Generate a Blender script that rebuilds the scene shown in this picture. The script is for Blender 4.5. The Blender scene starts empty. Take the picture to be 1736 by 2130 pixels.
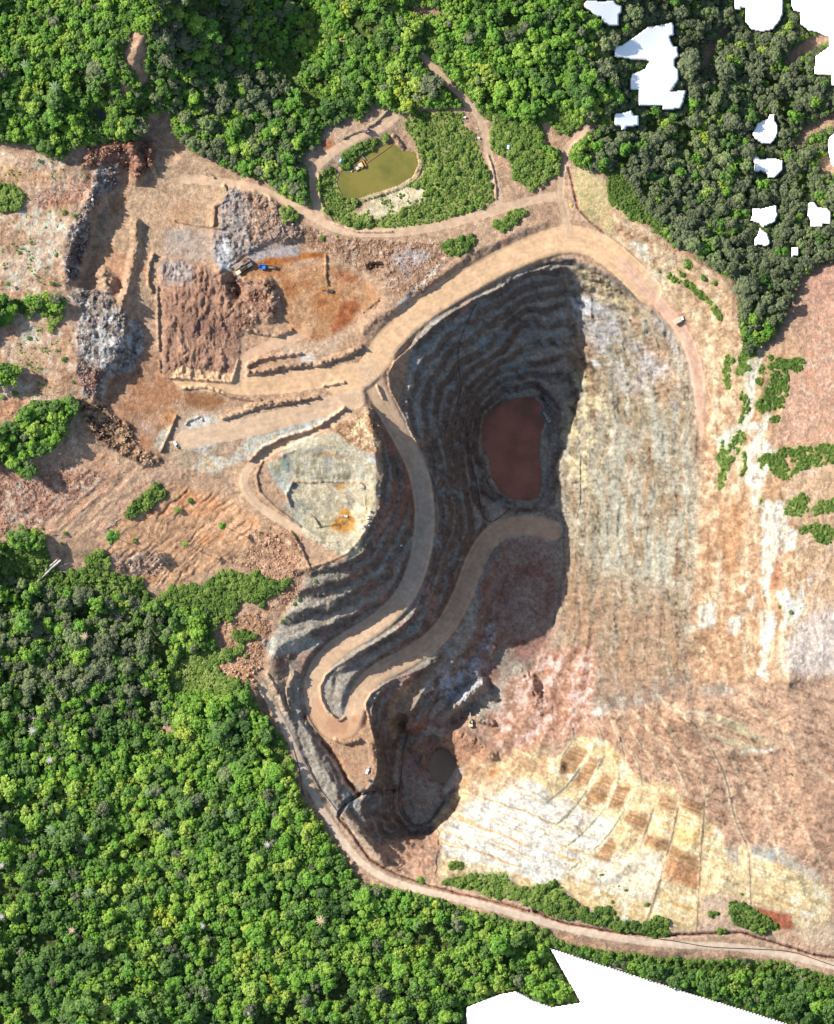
import bpy, bmesh, math, random
import numpy as np
from mathutils import Vector, Matrix

# ------------------------------------------------------------------ camera, sky, sun, exposure
SC = 0.66                      # metres per picture pixel (834 x 1024)
scene = bpy.context.scene
COL = scene.collection
def wx(rx): return (rx - 417.0) * SC
def wy(ry): return (512.0 - ry) * SC

cam_d = bpy.data.cameras.new("camera"); cam = bpy.data.objects.new("camera", cam_d); COL.objects.link(cam)
cam_d.type = 'ORTHO'; cam_d.ortho_scale = 1024 * SC
cam_d.clip_start = 1.0; cam_d.clip_end = 3000.0
cam.location = (0, 0, 600); cam.rotation_euler = (0, 0, 0)
scene.camera = cam
scene.render.resolution_x = 834; scene.render.resolution_y = 1024

SUN_EL = math.radians(34.0)
SDX, SDY = -0.91, 0.415        # direction towards the sun on the ground plane (x east, y north)
world = bpy.data.worlds.new("World"); scene.world = world; world.use_nodes = True
wn = world.node_tree; bg = wn.nodes["Background"]
sky = wn.nodes.new("ShaderNodeTexSky"); sky.sky_type = 'NISHITA'; sky.sun_disc = False
sky.sun_elevation = SUN_EL; sky.sun_rotation = math.atan2(SDX, SDY); sky.air_density = 1.0; sky.dust_density = 1.0
wn.links.new(sky.outputs[0], bg.inputs[0]); bg.inputs[1].default_value = 0.115
sl = bpy.data.lights.new("sun", 'SUN'); sl.energy = 5.0; sl.angle = math.radians(0.5); sl.color = (1.0, 0.95, 0.87)
so = bpy.data.objects.new("sun", sl); COL.objects.link(so)
_n = math.hypot(SDX, SDY)
sdir = Vector((SDX/_n*math.cos(SUN_EL), SDY/_n*math.cos(SUN_EL), math.sin(SUN_EL)))
so.rotation_euler = sdir.to_track_quat('Z', 'Y').to_euler(); so.location = (-200, 100, 400)
vs = scene.view_settings; vs.view_transform = 'Standard'; vs.look = 'None'; vs.exposure = 0.78; vs.gamma = 1.0

# ------------------------------------------------------------------ coordinates
# every traced outline is given in one of the survey sheets and turned into pixels, then metres
TILE = {1:(0,0),2:(250,0),3:(534.5,0),4:(0,250),5:(250,250),6:(534.5,250),7:(0,500),8:(250,500),9:(534.5,500),10:(0,724),11:(250,724),12:(534.5,724)}
def T(k, pts):
    ox, oy = TILE[k]
    return [(ox + p[0]*0.1728, oy + p[1]*0.1728) + tuple(p[2:]) for p in pts]
DK = 0.4804
def D(pts): return [(p[0]*DK, p[1]*DK) + tuple(p[2:]) for p in pts]

MG = 44
X0, Y0 = -MG, -MG
NX, NY = 834 + 2*MG + 1, 1024 + 2*MG + 1
gx = np.arange(NX, dtype=np.float32) + X0
gy = np.arange(NY, dtype=np.float32) + Y0
X, Y = np.meshgrid(gx, gy)

# ------------------------------------------------------------------ noise
_rs = np.random.RandomState(7)
_tab = [_rs.rand(256, 256).astype(np.float32)*2-1 for _ in range(8)]
def vn(x, y, seed=0):
    t = _tab[seed % 8]; o = seed*37
    xi = np.floor(x); yi = np.floor(y); fx = x-xi; fy = y-yi
    xi = (xi.astype(np.int32)+o); yi = (yi.astype(np.int32)+o*3)
    fx = fx*fx*(3-2*fx); fy = fy*fy*(3-2*fy)
    a = t[yi & 255, xi & 255]; b = t[yi & 255, (xi+1) & 255]
    c = t[(yi+1) & 255, xi & 255]; d = t[(yi+1) & 255, (xi+1) & 255]
    return (a*(1-fx)+b*fx)*(1-fy) + (c*(1-fx)+d*fx)*fy
def fbm(x, y, scale, octv=4, seed=0, gain=0.5):
    s = 0; a = 1; n = 0; f = 1.0/scale
    for i in range(octv):
        ca, sa = math.cos(i*0.9+0.3), math.sin(i*0.9+0.3)
        s = s + a*vn((x*ca-y*sa)*f+i*17.3, (x*sa+y*ca)*f+i*9.1, seed+i); n += a; a *= gain; f *= 2.03
    return s/n*1.5
def ridged(x, y, scale, octv=3, seed=0):
    s = 0; a = 1; n = 0; f = 1.0/scale
    for i in range(octv):
        s = s + a*(1-2*np.abs(vn(x*f+i*5.7, y*f+i*3.3, seed+i))); n += a; a *= 0.55; f *= 2.1
    return s/n
def sst(t):
    t = np.clip(t, 0, 1); return t*t*(3-2*t)
WXN = fbm(X, Y, 22, 5, 1, 0.62); WYN = fbm(X, Y, 22, 5, 4, 0.62)

def inpoly(pts, warp=0.0, gxs=None, gys=None):
    A = np.array([(p[0], p[1]) for p in pts], np.float32)
    if gxs is None:
        m = np.zeros((NY, NX), bool); pad = warp*2+2
        x0 = max(0, int(A[:,0].min()-pad-X0)); x1 = min(NX, int(A[:,0].max()+pad-X0)+2)
        y0 = max(0, int(A[:,1].min()-pad-Y0)); y1 = min(NY, int(A[:,1].max()+pad-Y0)+2)
        if x1 <= x0 or y1 <= y0: return m
        px = X[y0:y1, x0:x1]; py = Y[y0:y1, x0:x1]
        if warp: px = px + WXN[y0:y1, x0:x1]*warp*1.6; py = py + WYN[y0:y1, x0:x1]*warp*1.6
        m[y0:y1, x0:x1] = _pip(A, px, py); return m
    return _pip(A, gxs, gys)
def _pip(A, px, py):
    r = np.zeros(px.shape, bool); n = len(A)
    for i in range(n):
        xa, ya = A[i]; xb, yb = A[(i+1) % n]
        if ya == yb: continue
        c = ((ya > py) != (yb > py)) & (px < (xb-xa)*(py-ya)/(yb-ya)+xa)
        r ^= c
    return r
def blur(a, r):
    a = a.astype(np.float32)
    for _ in range(2):
        for ax in (0, 1):
            p = np.pad(a, [(r+1, r) if k == ax else (0, 0) for k in (0, 1)], mode='edge').cumsum(ax)
            n = a.shape[ax]
            a = (np.take(p, np.arange(2*r+1, 2*r+1+n), ax) - np.take(p, np.arange(0, n), ax))/(2*r+1)
    return a
def pdist(pts, R, xs=X, ys=Y, warp=0.0):
    """distance to polyline (clipped at R), interpolated third value, signed side"""
    dist = np.full(xs.shape, float(R), np.float32); val = np.zeros(xs.shape, np.float32); side = np.zeros(xs.shape, np.float32)
    x_0 = xs[0,0]; y_0 = ys[0,0]; st = xs[0,1]-xs[0,0]
    for (a, b) in zip(pts[:-1], pts[1:]):
        xa, ya = a[:2]; xb, yb = b[:2]; za = a[2] if len(a) > 2 else 0; zb = b[2] if len(b) > 2 else 0
        i0 = max(0, int((min(xa,xb)-R-x_0)/st)-1); i1 = min(xs.shape[1], int((max(xa,xb)+R-x_0)/st)+3)
        j0 = max(0, int((min(ya,yb)-R-y_0)/st)-1); j1 = min(xs.shape[0], int((max(ya,yb)+R-y_0)/st)+3)
        if i1 <= i0 or j1 <= j0: continue
        px = xs[j0:j1, i0:i1]; py = ys[j0:j1, i0:i1]
        if warp: px = px + WXN[j0:j1, i0:i1]*warp; py = py + WYN[j0:j1, i0:i1]*warp
        dx, dy = xb-xa, yb-ya; L = dx*dx+dy*dy+1e-9
        t = np.clip(((px-xa)*dx+(py-ya)*dy)/L, 0, 1)
        q = np.hypot(px-(xa+t*dx), py-(ya+t*dy)); sub = dist[j0:j1, i0:i1]; m = q < sub
        sub[m] = q[m]; val[j0:j1, i0:i1][m] = (za+(zb-za)*t)[m]
        side[j0:j1, i0:i1][m] = np.sign((px-xa)*dy-(py-ya)*dx)[m]
    return dist, val, side
def smooth_line(pts, n=3):
    P = [tuple(map(float, p)) for p in pts]
    for _ in range(n):
        Q = [P[0]]
        for a, b in zip(P[:-1], P[1:]):
            Q.append(tuple(0.75*u+0.25*v for u, v in zip(a, b))); Q.append(tuple(0.25*u+0.75*v for u, v in zip(a, b)))
        Q.append(P[-1]); P = Q
    return P

# ------------------------------------------------------------------ roads: (centre line with heights, half width in px)
HAUL = smooth_line(D([(700,792,-.3),(765,785,0),(800,715,.5),(868,650,2),(960,592,4),(1060,537,5),(1165,495,7),(1235,503,8),(1295,548,9),(1350,605,9.5)]), 3)
HAUL2 = smooth_line(D([(1295,548,9),(1370,628,10),(1425,690,11),(1452,770,12),(1460,860,13),(1460,940,13.5)]), 2)
LEFT = smooth_line(D([(800,745,0),(765,775,0),(690,783,0),(600,797,-.4),(520,802,-.3),(440,795,0),(380,785,.6)]), 3)
RAMP = smooth_line(D([(765,770,0),(790,825,-3),(832,900,-10),(872,975,-21),(886,1060,-28),(880,1150,-33),(848,1240,-38),(790,1298,-41),(700,1348,-42),(655,1400,-43),(652,1465,-44),(690,1525,-45),(735,1510,-46),(745,1445,-48),(785,1400,-53),(860,1366,-57),(920,1320,-62),(965,1240,-68),(990,1160,-73),(1030,1105,-77),(1090,1090,-79),(1150,1105,-80)]), 3)
TRACK = smooth_line(D([(380,372,2),(440,376,3.5),(500,385,5),(560,400,6),(640,445,7),(700,478,8),(760,486,8),(880,480,8),(1000,448,8),(1100,418,8),(1165,405,9),(1176,440,8),(1182,480,7)]), 3)
TRK2 = smooth_line(D([(1166,412,9),(1170,345,12),(1178,305,14),(1225,268,16)]), 2)
TRK3 = smooth_line(D([(878,115,19),(925,165,17),(985,225,14),(1008,262,12),(1018,330,10),(1033,390,9),(1040,425,8)]), 2)
SUBR = smooth_line(D([(722,862,0),(640,905,-2),(560,940,-3),(515,972,-3),(503,1005,-3),(525,1045,-3),(590,1088,-2),(640,1112,-1)]), 3)
UPR = smooth_line(D([(740,830,0),(600,868,0),(500,895,0),(430,905,0),(385,915,0)]), 2)
PERI = smooth_line(D([(545,1430,-33),(585,1500,-35),(622,1575,-36),(650,1650,-37),(706,1745,-36),(768,1815,-32),(860,1852,-26),(1000,1880,-20),(1110,1915,-18),(1250,1948,-14),(1400,1968,-10),(1550,1970,-6),(1736,2010,-2),(1830,2035,0)]), 3)
POND_TRK = smooth_line(D([(665,445,7),(648,385,7.5),(655,345,7.5),(700,312,7.5),(760,278,8),(800,265,8),(820,245,8)]), 2)
TRACK_W = smooth_line(D([(640,690,1),(560,720,.5),(515,740,0),(500,765,0),(490,800,0)]), 2)
ROADS = [(HAUL,13.0),(HAUL2,6.0),(LEFT,10.0),(RAMP,10.0),(TRACK,4.2),(TRK2,3.2),(TRK3,3.6),(SUBR,4.0),(UPR,9.5),(PERI,3.4),(POND_TRK,4.5),(TRACK_W,5.0)]

# ------------------------------------------------------------------ height control lines (D sheet, metres)
HL = [
 [(205,345,12),(198,400,14),(172,450,16),(150,480,17),(140,560,17),(138,620,14)],
 [(262,355,1),(243,380,1),(225,430,1),(205,445,1),(200,480,1),(190,540,1),(178,600,2)],
 [(205,650,12),(240,655,13),(262,680,13),(235,725,14),(205,780,13),(180,820,9)],
 [(285,672,1),(305,692,1),(268,742,1),(238,790,1),(225,835,1)],
 [(-80,300,28),(-80,900,20)],[(0,320,24),(0,500,22),(0,700,20),(0,830,18)],
 [(100,400,18),(110,500,18),(100,600,17),(130,760,15)],[(60,850,14),(160,840,10)],
 [(-80,1000,4),(0,1010,4),(150,960,3),(250,985,-3)],[(-80,1120,-8),(0,1110,-8),(150,1105,-9),(250,1180,-15)],
 [(215,860,4),(245,900,2),(262,935,0),(285,955,-1),(330,965,-3)],
 [(320,930,0),(300,880,0),(330,860,0),(320,820,0)],
 [(400,995,-7),(380,1080,-13),(430,1150,-19),(500,1180,-20),(560,1200,-17)],[(480,1000,-6),(520,1090,-8),(600,1150,-8),(635,1190,-5)],
 [(600,1120,-2),(640,1180,-4),(720,1165,0),(760,1110,5),(782,1050,7),(790,1000,8),(788,955,11),(772,890,8),(762,855,3),(745,845,0)],
 [(560,1000,-3),(600,1040,-3),(700,1060,-3),(740,1050,-2),(690,1120,-2)],
 [(575,945,5),(640,935,6),(700,925,7),(750,950,7)],[(590,985,-3),(660,1000,-3),(730,1000,-2)],
 [(636,1195,-10),(600,1262,-24),(562,1330,-31),(540,1392,-33)],
 [(250,400,1),(330,420,1),(400,450,1),(430,520,1),(300,560,1),(330,640,.5),(330,780,0)],
 [(400,600,2),(450,700,2)],[(560,560,0),(640,600,0),(700,650,0)],[(450,400,3),(480,450,7),(570,480,7),(600,500,7)],
 [(490,530,1),(560,520,1),(660,500,2),(700,500,5)],
 [(640,640,0),(620,560,0),(760,590,1),(740,680,0),(660,730,1)],
 [(800,600,6),(900,540,8),(1000,480,9),(1100,440,9),(1130,470,8)],
 [(330,-80,70),(330,0,66),(290,90,60),(265,180,38),(225,260,22)],[(-80,-80,44),(-80,100,40),(0,150,36),(0,290,27)],
 [(120,40,44),(120,200,30)],
 [(600,-60,-8),(620,60,-4),(640,160,1),(680,230,5),(640,300,8),(630,400,8)],[(450,60,28),(460,200,17),(500,330,6)],
 [(300,290,8),(330,240,10),(360,330,3)],
 [(740,-60,20),(800,0,20),(860,100,19)],[(800,150,13),(860,200,11)],[(1000,0,24),(1080,150,20),(1100,280,14),(1090,370,11)],
 [(1200,300,18),(1262,400,20),(1345,480,23),(1480,560,27),(1560,650,29)],
 [(1200,-60,18),(1210,100,17),(1210,250,16)],
 [(1300,100,2),(1350,250,-2),(1450,400,0),(1560,520,6)],[(1500,-60,-20),(1550,150,-24),(1600,300,-22),(1700,450,-8)],[(1830,-60,-30),(1830,400,-16)],
 [(1300,620,-8),(1240,600,-16)],
 [(1190,600,-29),(1192,700,-49),(1187,790,-74),(1176,870,-81)],
 [(1172,900,-80),(1166,1000,-80),(1176,1080,-80),(1182,1150,-80),(1170,1240,-80),(1162,1300,-80),(1130,1360,-80),(1100,1400,-80)],
 [(1090,700,-53),(1100,640,-36)],
 [(1003,860,-84),(1050,818,-84),(1120,812,-84),(1158,850,-84),(1152,1000,-84),(1130,1052,-84),(1060,1055,-84),(1010,1020,-84),(990,930,-84),(1003,860,-84)],
 [(1100,1200,-80),(1100,1300,-80),(1040,1350,-80),(1000,1400,-81),(950,1440,-83),(900,1490,-85)],[(1130,1150,-80),(1050,1200,-80),(1030,1290,-79)],
 [(800,1490,-68),(850,1450,-66),(890,1412,-66),(835,1530,-70)],[(795,1560,-74),(815,1620,-86)],
 [(840,1500,-88),(832,1600,-90),(828,1690,-90),(858,1733,-90),(900,1718,-90),(945,1635,-90),(955,1580,-88),(900,1540,-89),(880,1580,-90)],
 [(655,1500,-45),(690,1580,-46),(735,1630,-47),(768,1640,-47),(780,1600,-47),(775,1530,-47),(720,1580,-46.5)],
 [(595,1400,-38),(615,1480,-40),(650,1560,-42),(700,1630,-44),(760,1655,-49)],
 [(720,1700,-40),(790,1790,-32)],[(800,1700,-72),(800,1750,-62),(860,1770,-60)],
 [(850,1800,-42),(930,1810,-36)],
 [(1000,1560,-82),(1040,1500,-82),(1100,1440,-80),(1130,1490,-78)],
 [(975,1620,-82),(960,1700,-78),(920,1760,-66)],
 [(1060,1860,-20),(1180,1870,-13),(1300,1905,-9),(1440,1925,-6),(1560,1900,0),(1700,1920,4)],
 [(1250,1470,-52),(1350,1500,-26),(1440,1500,2)],[(1200,1600,-62),(1250,1700,-52),(1200,1760,-40)],
 [(1550,700,26),(1600,900,36),(1620,1100,44),(1640,1300,50),(1640,1420,50)],[(1830,600,40),(1830,1000,58),(1830,1400,64),(1830,1700,44),(1830,1900,12)],
 [(1640,1520,38),(1700,1650,28),(1700,1800,12)],[(1500,1500,12),(1560,1640,-4),(1575,1760,-6)],
 [(0,1250,-30),(200,1300,-36),(330,1290,-34),(430,1260,-26)],[(-80,1500,-30),(60,1450,-40),(250,1500,-48),(400,1420,-40),(500,1440,-26)],
 [(-80,1800,-20),(100,1750,-30),(300,1750,-46),(500,1620,-38),(600,1640,-30)],[(-80,2200,-10),(200,2050,-24),(450,2000,-44),(640,1850,-38),(740,1880,-30)],
 [(600,2200,-50),(800,2000,-40),(900,1920,-30)],[(900,2200,-52),(1100,2000,-30),(1300,2030,-24),(1500,2020,-16),(1700,2060,-10)],[(1300,2200,-40),(1830,2200,-24)],
]
HL.append([(1459,980,14),(1456,1100,15),(1452,1250,14),(1448,1330,12)]); HL.append([(756,690,5),(792,658,6),(835,625,7),(890,592,8),(930,560,9),(1000,520,9),(1080,478,10),(1140,455,9.5)])
def deepen(z): return z*1.12 if z < 0 else z
HL = [[(p[0], p[1], deepen(p[2])) for p in l] for l in HL]
ROADS = [([(p[0], p[1], deepen(p[2])) for p in l], w) for l, w in ROADS]
RAMP = ROADS[3][0]
FLAT = []   # (polygon, level) filled as constraints
WATERS = [
 ("pond", T(2, [(505,1060),(520,1000),(590,940),(640,905),(730,858),(820,828),(880,870),(960,885),(972,950),(940,1020),(860,1070),(700,1120),(580,1165),(535,1130)]), 4.6),
 ("pit_lake", T(5, [(1335,1040),(1350,960),(1430,900),(1540,850),(1640,850),(1690,905),(1715,980),(1680,1060),(1672,1180),(1690,1300),(1675,1430),(1600,1450),(1500,1440),(1440,1390),(1400,1320),(1370,1180),(1340,1100)]), -97.5),
 ("sump_pool", T(8, [(1110,1435),(1150,1450),(1190,1500),(1190,1560),(1150,1620),(1110,1640),(1045,1620),(1035,1540),(1060,1470)]), -102.5),
 ("small_pool", T(1, [(530,632),(580,625),(612,650),(612,690),(570,700),(535,680)]), 19.0),
]
def solve_heights():
    levels = [8, 4, 2]
    Z = None
    for st in levels:
        xs = np.arange(0, NX, st, dtype=np.float32)+X0; ys = np.arange(0, NY, st, dtype=np.float32)+Y0
        XX, YY = np.meshgrid(xs, ys)
        fix = np.zeros(XX.shape, bool); val = np.zeros(XX.shape, np.float32)
        for ln in HL:
            d, v, _ = pdist(D(ln), st*0.75+.4, XX, YY); m = d < st*0.75; fix |= m; val[m] = v[m]
        for nm, poly, lev in WATERS:
            m = inpoly(poly, 0, XX, YY); fix |= m; val[m] = lev-1.6
        for ln, hw in ROADS[::-1]:
            d, v, _ = pdist(ln, hw+st, XX, YY); m = d < max(hw, st*0.75); fix |= m; val[m] = v[m]
        if Z is None:
            Z = np.where(fix, val, val[fix].mean() if fix.any() else 0)
            it = 1500
        else:
            Zc = Z; ii = np.clip((np.arange(XX.shape[0])*st/pst), 0, Zc.shape[0]-1.001); jj = np.clip(np.arange(XX.shape[1])*st/pst, 0, Zc.shape[1]-1.001)
            i0 = ii.astype(int); j0 = jj.astype(int); fi = (ii-i0)[:,None]; fj = (jj-j0)[None,:]
            Z = Zc[i0][:,j0]*(1-fi)*(1-fj)+Zc[i0+1][:,j0]*fi*(1-fj)+Zc[i0][:,j0+1]*(1-fi)*fj+Zc[i0+1][:,j0+1]*fi*fj
            Z = np.where(fix, val, Z); it = 260
        Z = Z.astype(np.float32)
        for _ in range(it):
            P = np.pad(Z, 1, mode='edge')
            N = (P[:-2,1:-1]+P[2:,1:-1]+P[1:-1,:-2]+P[1:-1,2:])*0.25
            Z = np.where(fix, val, N)
        pst = st
    ii = np.clip(np.arange(NY)/pst, 0, Z.shape[0]-1.001); jj = np.clip(np.arange(NX)/pst, 0, Z.shape[1]-1.001)
    i0 = ii.astype(int); j0 = jj.astype(int); fi = (ii-i0)[:,None].astype(np.float32); fj = (jj-j0)[None,:].astype(np.float32)
    return Z[i0][:,j0]*(1-fi)*(1-fj)+Z[i0+1][:,j0]*fi*(1-fj)+Z[i0][:,j0+1]*(1-fi)*fj+Z[i0+1][:,j0+1]*fi*fj
Z = blur(solve_heights(), 1)

road_d = np.full((NY, NX), 40.0, np.float32)
for ln, hw in ROADS:
    d, v, _ = pdist(ln, hw+40); road_d = np.minimum(road_d, d-(hw if hw != 6.0 else 6*sst((470-Y)/90)-2*sst((Y-420)/40)))
ROADM = road_d < 0

# natural, irregular outlines: shift the relief sideways a little away from roads and water
_k = sst((road_d-.5)/6.0)*np.where(blur(sum(inpoly(w[1], 0).astype(int) for w in WATERS) > 0, 3) > .02, 0, 1)
_jx = np.clip(X-X0+WXN*3.6*_k, 0, NX-1.01); _jy = np.clip(Y-Y0+WYN*3.6*_k, 0, NY-1.01); _i = _jx.astype(int); _j = _jy.astype(int); _fx = _jx-_i; _fy = _jy-_j
Z = (Z[_j,_i]*(1-_fx)+Z[_j,_i+1]*_fx)*(1-_fy)+(Z[_j+1,_i]*(1-_fx)+Z[_j+1,_i+1]*_fx)*_fy
# ------------------------------------------------------------------ masks
FOREST = [
 T(1, [(-260,-260),(-260,800),(0,820),(160,830),(270,900),(360,925),(420,850),(500,830),(600,770),(730,810),(800,800),(830,760),(870,650),(980,650),(1000,760),(1060,830),(1120,880),(1240,930),(1290,975),(1400,1010),(1530,1040),(1640,1140),(1700,1180),(1796,1180),(1796,-260)]),
 T(2, [(240,-260),(240,1170),(345,1190),(335,1010),(290,960),(300,890),(440,800),(440,720),(560,720),(620,700),(720,590),(800,615),(890,650),(1000,620),(1230,610),(1200,560),(1150,510),(1060,450),(985,380),(1000,310),(1040,330),(1100,400),(1170,460),(1290,570),(1330,670),(1400,690),(1400,860),(1480,930),(1530,1050),(1620,1100),(1700,1060),(1800,1000),(1800,700),(1900,700),(1900,-260)]),
 T(3, [(0,-260),(0,690),(60,690),(140,770),(220,760),(300,690),(380,700),(330,750),(260,790),(195,880),(220,950),(300,975),(400,985),(430,1170),(500,1210),(570,1285),(650,1280),(700,1345),(800,1420),(900,1425),(1000,1500),(1060,1570),(1160,1620),(1230,1700),(1260,1736),(1480,1736),(1540,1600),(1640,1520),(1990,1450),(1990,-260)]),
 T(3, [(-60,830),(30,840),(130,910),(150,940),(140,990),(70,1050),(-60,1070)]),
 T(6, [(930,0),(1060,110),(1150,180),(1190,260),(1200,400),(1215,600),(1290,560),(1400,480),(1480,330),(1500,190),(1600,90),(1640,0)]),
 T(7, [(-260,240),(0,250),(100,230),(230,220),(270,300),(290,370),(370,420),(450,410),(560,400),(700,440),(830,450),(830,520),(900,570),(1000,500),(1170,480),(1300,410),(1400,440),(1480,420),(1600,480),(1680,430),(1690,470),(1640,520),(1540,570),(1380,600),(1340,680),(1270,700),(1220,790),(1260,850),(1290,890),(1240,960),(1290,1010),(1390,1050),(1440,1140),(1500,1220),(1590,1310),(1570,1400),(1650,1450),(1680,1590),(1730,1640),(1760,1900),(1760,3400),(-260,3400)]),
 T(11, [(-20,-300),(20,-20),(130,20),(180,130),(250,230),(290,400),(340,490),(420,600),(480,700),(550,800),(600,870),(640,935),(760,940),(900,970),(1060,1005),(1200,1055),(1350,1090),(1500,1140),(1640,1165),(1760,1210),(1760,2000),(-20,2000)]),
 T(12, [(-20,1190),(130,1240),(300,1300),(600,1335),(900,1365),(1200,1355),(1450,1380),(1990,1540),(1990,2000),(-20,2000)]),
]
SCRUB = [
 T(2, [(900,690),(1000,650),(1240,650),(1240,720),(1310,770),(1340,880),(1375,1040),(1412,1100),(1415,1160),(1290,1220),(1100,1290),(940,1330),(600,1320),(480,1280),(410,1180),(395,1040),(430,1000),(500,990),(500,1070),(530,1150),(600,1175),(700,1140),(900,1090),(985,1020),(985,900),(940,800),(900,750)]),
 T(2, [(530,900),(640,830),(780,790),(820,800),(720,850),(630,890),(560,960),(520,970)]),
 T(4, [(180,880),(420,870),(450,930),(380,1050),(300,1150),(180,1190),(180,1260),(120,1310),(60,1240),(-260,1230),(-260,1050),(80,1010),(100,960)]),
 T(4, [(720,1500),(900,1360),(960,1400),(880,1480),(790,1540),(730,1545)]),
 T(4, [(100,290),(200,270),(340,260),(370,330),(340,400),(280,460),(270,380),(200,350),(160,400),(100,330)]),
 T(4, [(-260,660),(80,660),(130,690),(60,760),(-260,770)]), T(4, [(-260,280),(90,290),(90,360),(30,450),(-260,460)]),
 T(1, [(-260,1020),(60,1070),(100,1080),(150,1150),(60,1220),(-260,1160)]),
 T(2, [(1410,1290),(1480,1240),(1560,1195),(1610,1215),(1560,1270),(1440,1330)]),
 T(2, [(1110,1400),(1180,1400),(1290,1360),(1310,1430),(1200,1490),(1130,1480)]),
 T(1, [(1620,1200),(1700,1200),(1720,1270),(1640,1290)]), T(1, [(370,640),(620,560),(800,800),(500,830)]),
 T(6, [(1120,600),(1170,600),(1150,760),(1130,860),(1110,820)]),
 T(6, [(1210,560),(1290,560),(1250,740),(1230,900),(1190,1010),(1170,1000),(1190,800)]),
 T(6, [(1330,560),(1400,640),(1560,600),(1540,680),(1440,700),(1450,860),(1400,1000),(1330,960),(1270,930),(1300,800),(1320,650)]),
 T(6, [(1160,1050),(1210,1060),(1200,1150),(1130,1230),(1080,1380),(1060,1390),(1060,1240),(1090,1060),(1120,1180)]),
 T(6, [(1210,1150),(1240,1160),(1220,1330),(1200,1320)]),
 T(6, [(1440,1140),(1990,1080),(1990,1200),(1540,1260),(1460,1320),(1310,1270),(1290,1220),(1400,1180)]),
 T(6, [(1450,1440),(1580,1380),(1600,1450),(1990,1470),(1990,1520),(1560,1540),(1450,1500)]),
 T(6, [(1530,1600),(1990,1610),(1990,1660),(1600,1700),(1530,1650)]), T(6, [(1300,1420),(1335,1420),(1320,1480)]),
 T(6, [(690,110),(760,130),(960,270),(1100,400),(1050,390),(930,270),(800,190)]), T(6, [(780,100),(880,180),(1060,340),(1100,410),(1040,380),(900,240)]),
 T(6, [(850,50),(910,80),(900,140),(870,130)]), T(3,[(620,1440),(670,1480),(720,1560),(660,1500)]),
 T(11, [(1110,905),(1240,880),(1480,855),(1510,930),(1560,950),(1760,930),(1760,1100),(1560,1030),(1400,1000),(1330,960),(1220,950),(1110,930)]),
 T(11, [(1140,815),(1230,810),(1240,850),(1150,855)]), T(11, [(960,890),(1010,870),(1030,900),(980,905)]),
 T(12, [(-20,940),(130,900),(180,980),(300,1080),(350,1110),(350,1060),(450,1090),(520,1140),(660,1150),(700,1100),(780,1140),(785,1220),(690,1225),(500,1190),(340,1170),(200,1130),(-20,1070)]),
 T(12, [(1110,1030),(1240,1060),(1330,1110),(1420,1190),(1300,1210),(1160,1150)]), T(12, [(1050,1180),(1110,1180),(1110,1205),(1060,1205)]), T(12,[(1000,1090),(1060,1090),(1070,1110),(1010,1110)]),
 T(7, [(1260,860),(1390,840),(1440,830),(1400,880),(1290,950)]), T(7, [(1340,770),(1500,770),(1440,820),(1400,830)]), T(7, [(20,200),(230,180),(260,260),(100,280)]),
 T(7, [(1490,1280),(1600,1340),(1660,1440),(1700,1600),(1690,1640),(1600,1500)]), T(7,[(480,330),(600,290),(640,380),(520,400)]),
]
LOW = [T(7, [(0,230),(230,200),(370,400),(830,430),(1000,480),(1300,400),(1690,430),(1690,520),(1380,640),(1260,820),(1160,760),(1200,640),(1050,600),(880,600),(700,540),(300,500),(0,440)]), T(2, [(1300,600),(1420,640),(1560,700),(1700,640),(1900,640),(1900,760),(1700,760),(1640,860),(1700,1000),(1620,1100),(1530,1050),(1480,930),(1400,860),(1340,700)]),
 T(3, [(-60,830),(30,840),(130,910),(150,940),(140,990),(70,1050),(-60,1070)]), T(3, [(0,640),(60,690),(140,770),(220,760),(300,690),(200,640),(100,600)]), T(3, [(400,985),(430,1170),(500,1210),(570,1285),(650,1280),(700,1345),(800,1420),(760,1340),(640,1200),(560,1080),(480,960)]),
 T(2, [(0,210),(160,250),(300,480),(420,520),(440,600),(360,620),(280,560),(170,420),(60,300)]), T(1, [(1450,220),(1640,280),(1736,360),(1736,520),(1600,400),(1480,290)]), T(2, [(1000,100),(1080,150),(1100,300),(1020,330),(990,220)]), T(2, [(1060,400),(1170,460),(1290,570),(1250,600),(1160,540)]),
 T(7, [(1060,900),(1250,850),(1290,900),(1240,960),(1290,1010),(1390,1050),(1430,1110),(1330,1150),(1150,1100),(1000,1120),(940,1010)]), T(7, [(1540,1380),(1640,1450),(1700,1620),(1620,1560)]), T(11, [(1080,960),(1350,1040),(1736,1180),(1736,1260),(1500,1170),(1200,1090)]), T(12, [(0,1180),(300,1300),(900,1370),(1450,1380),(1736,1450),(1736,1540),(1400,1440),(900,1430),(500,1370),(0,1250)])]
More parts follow.
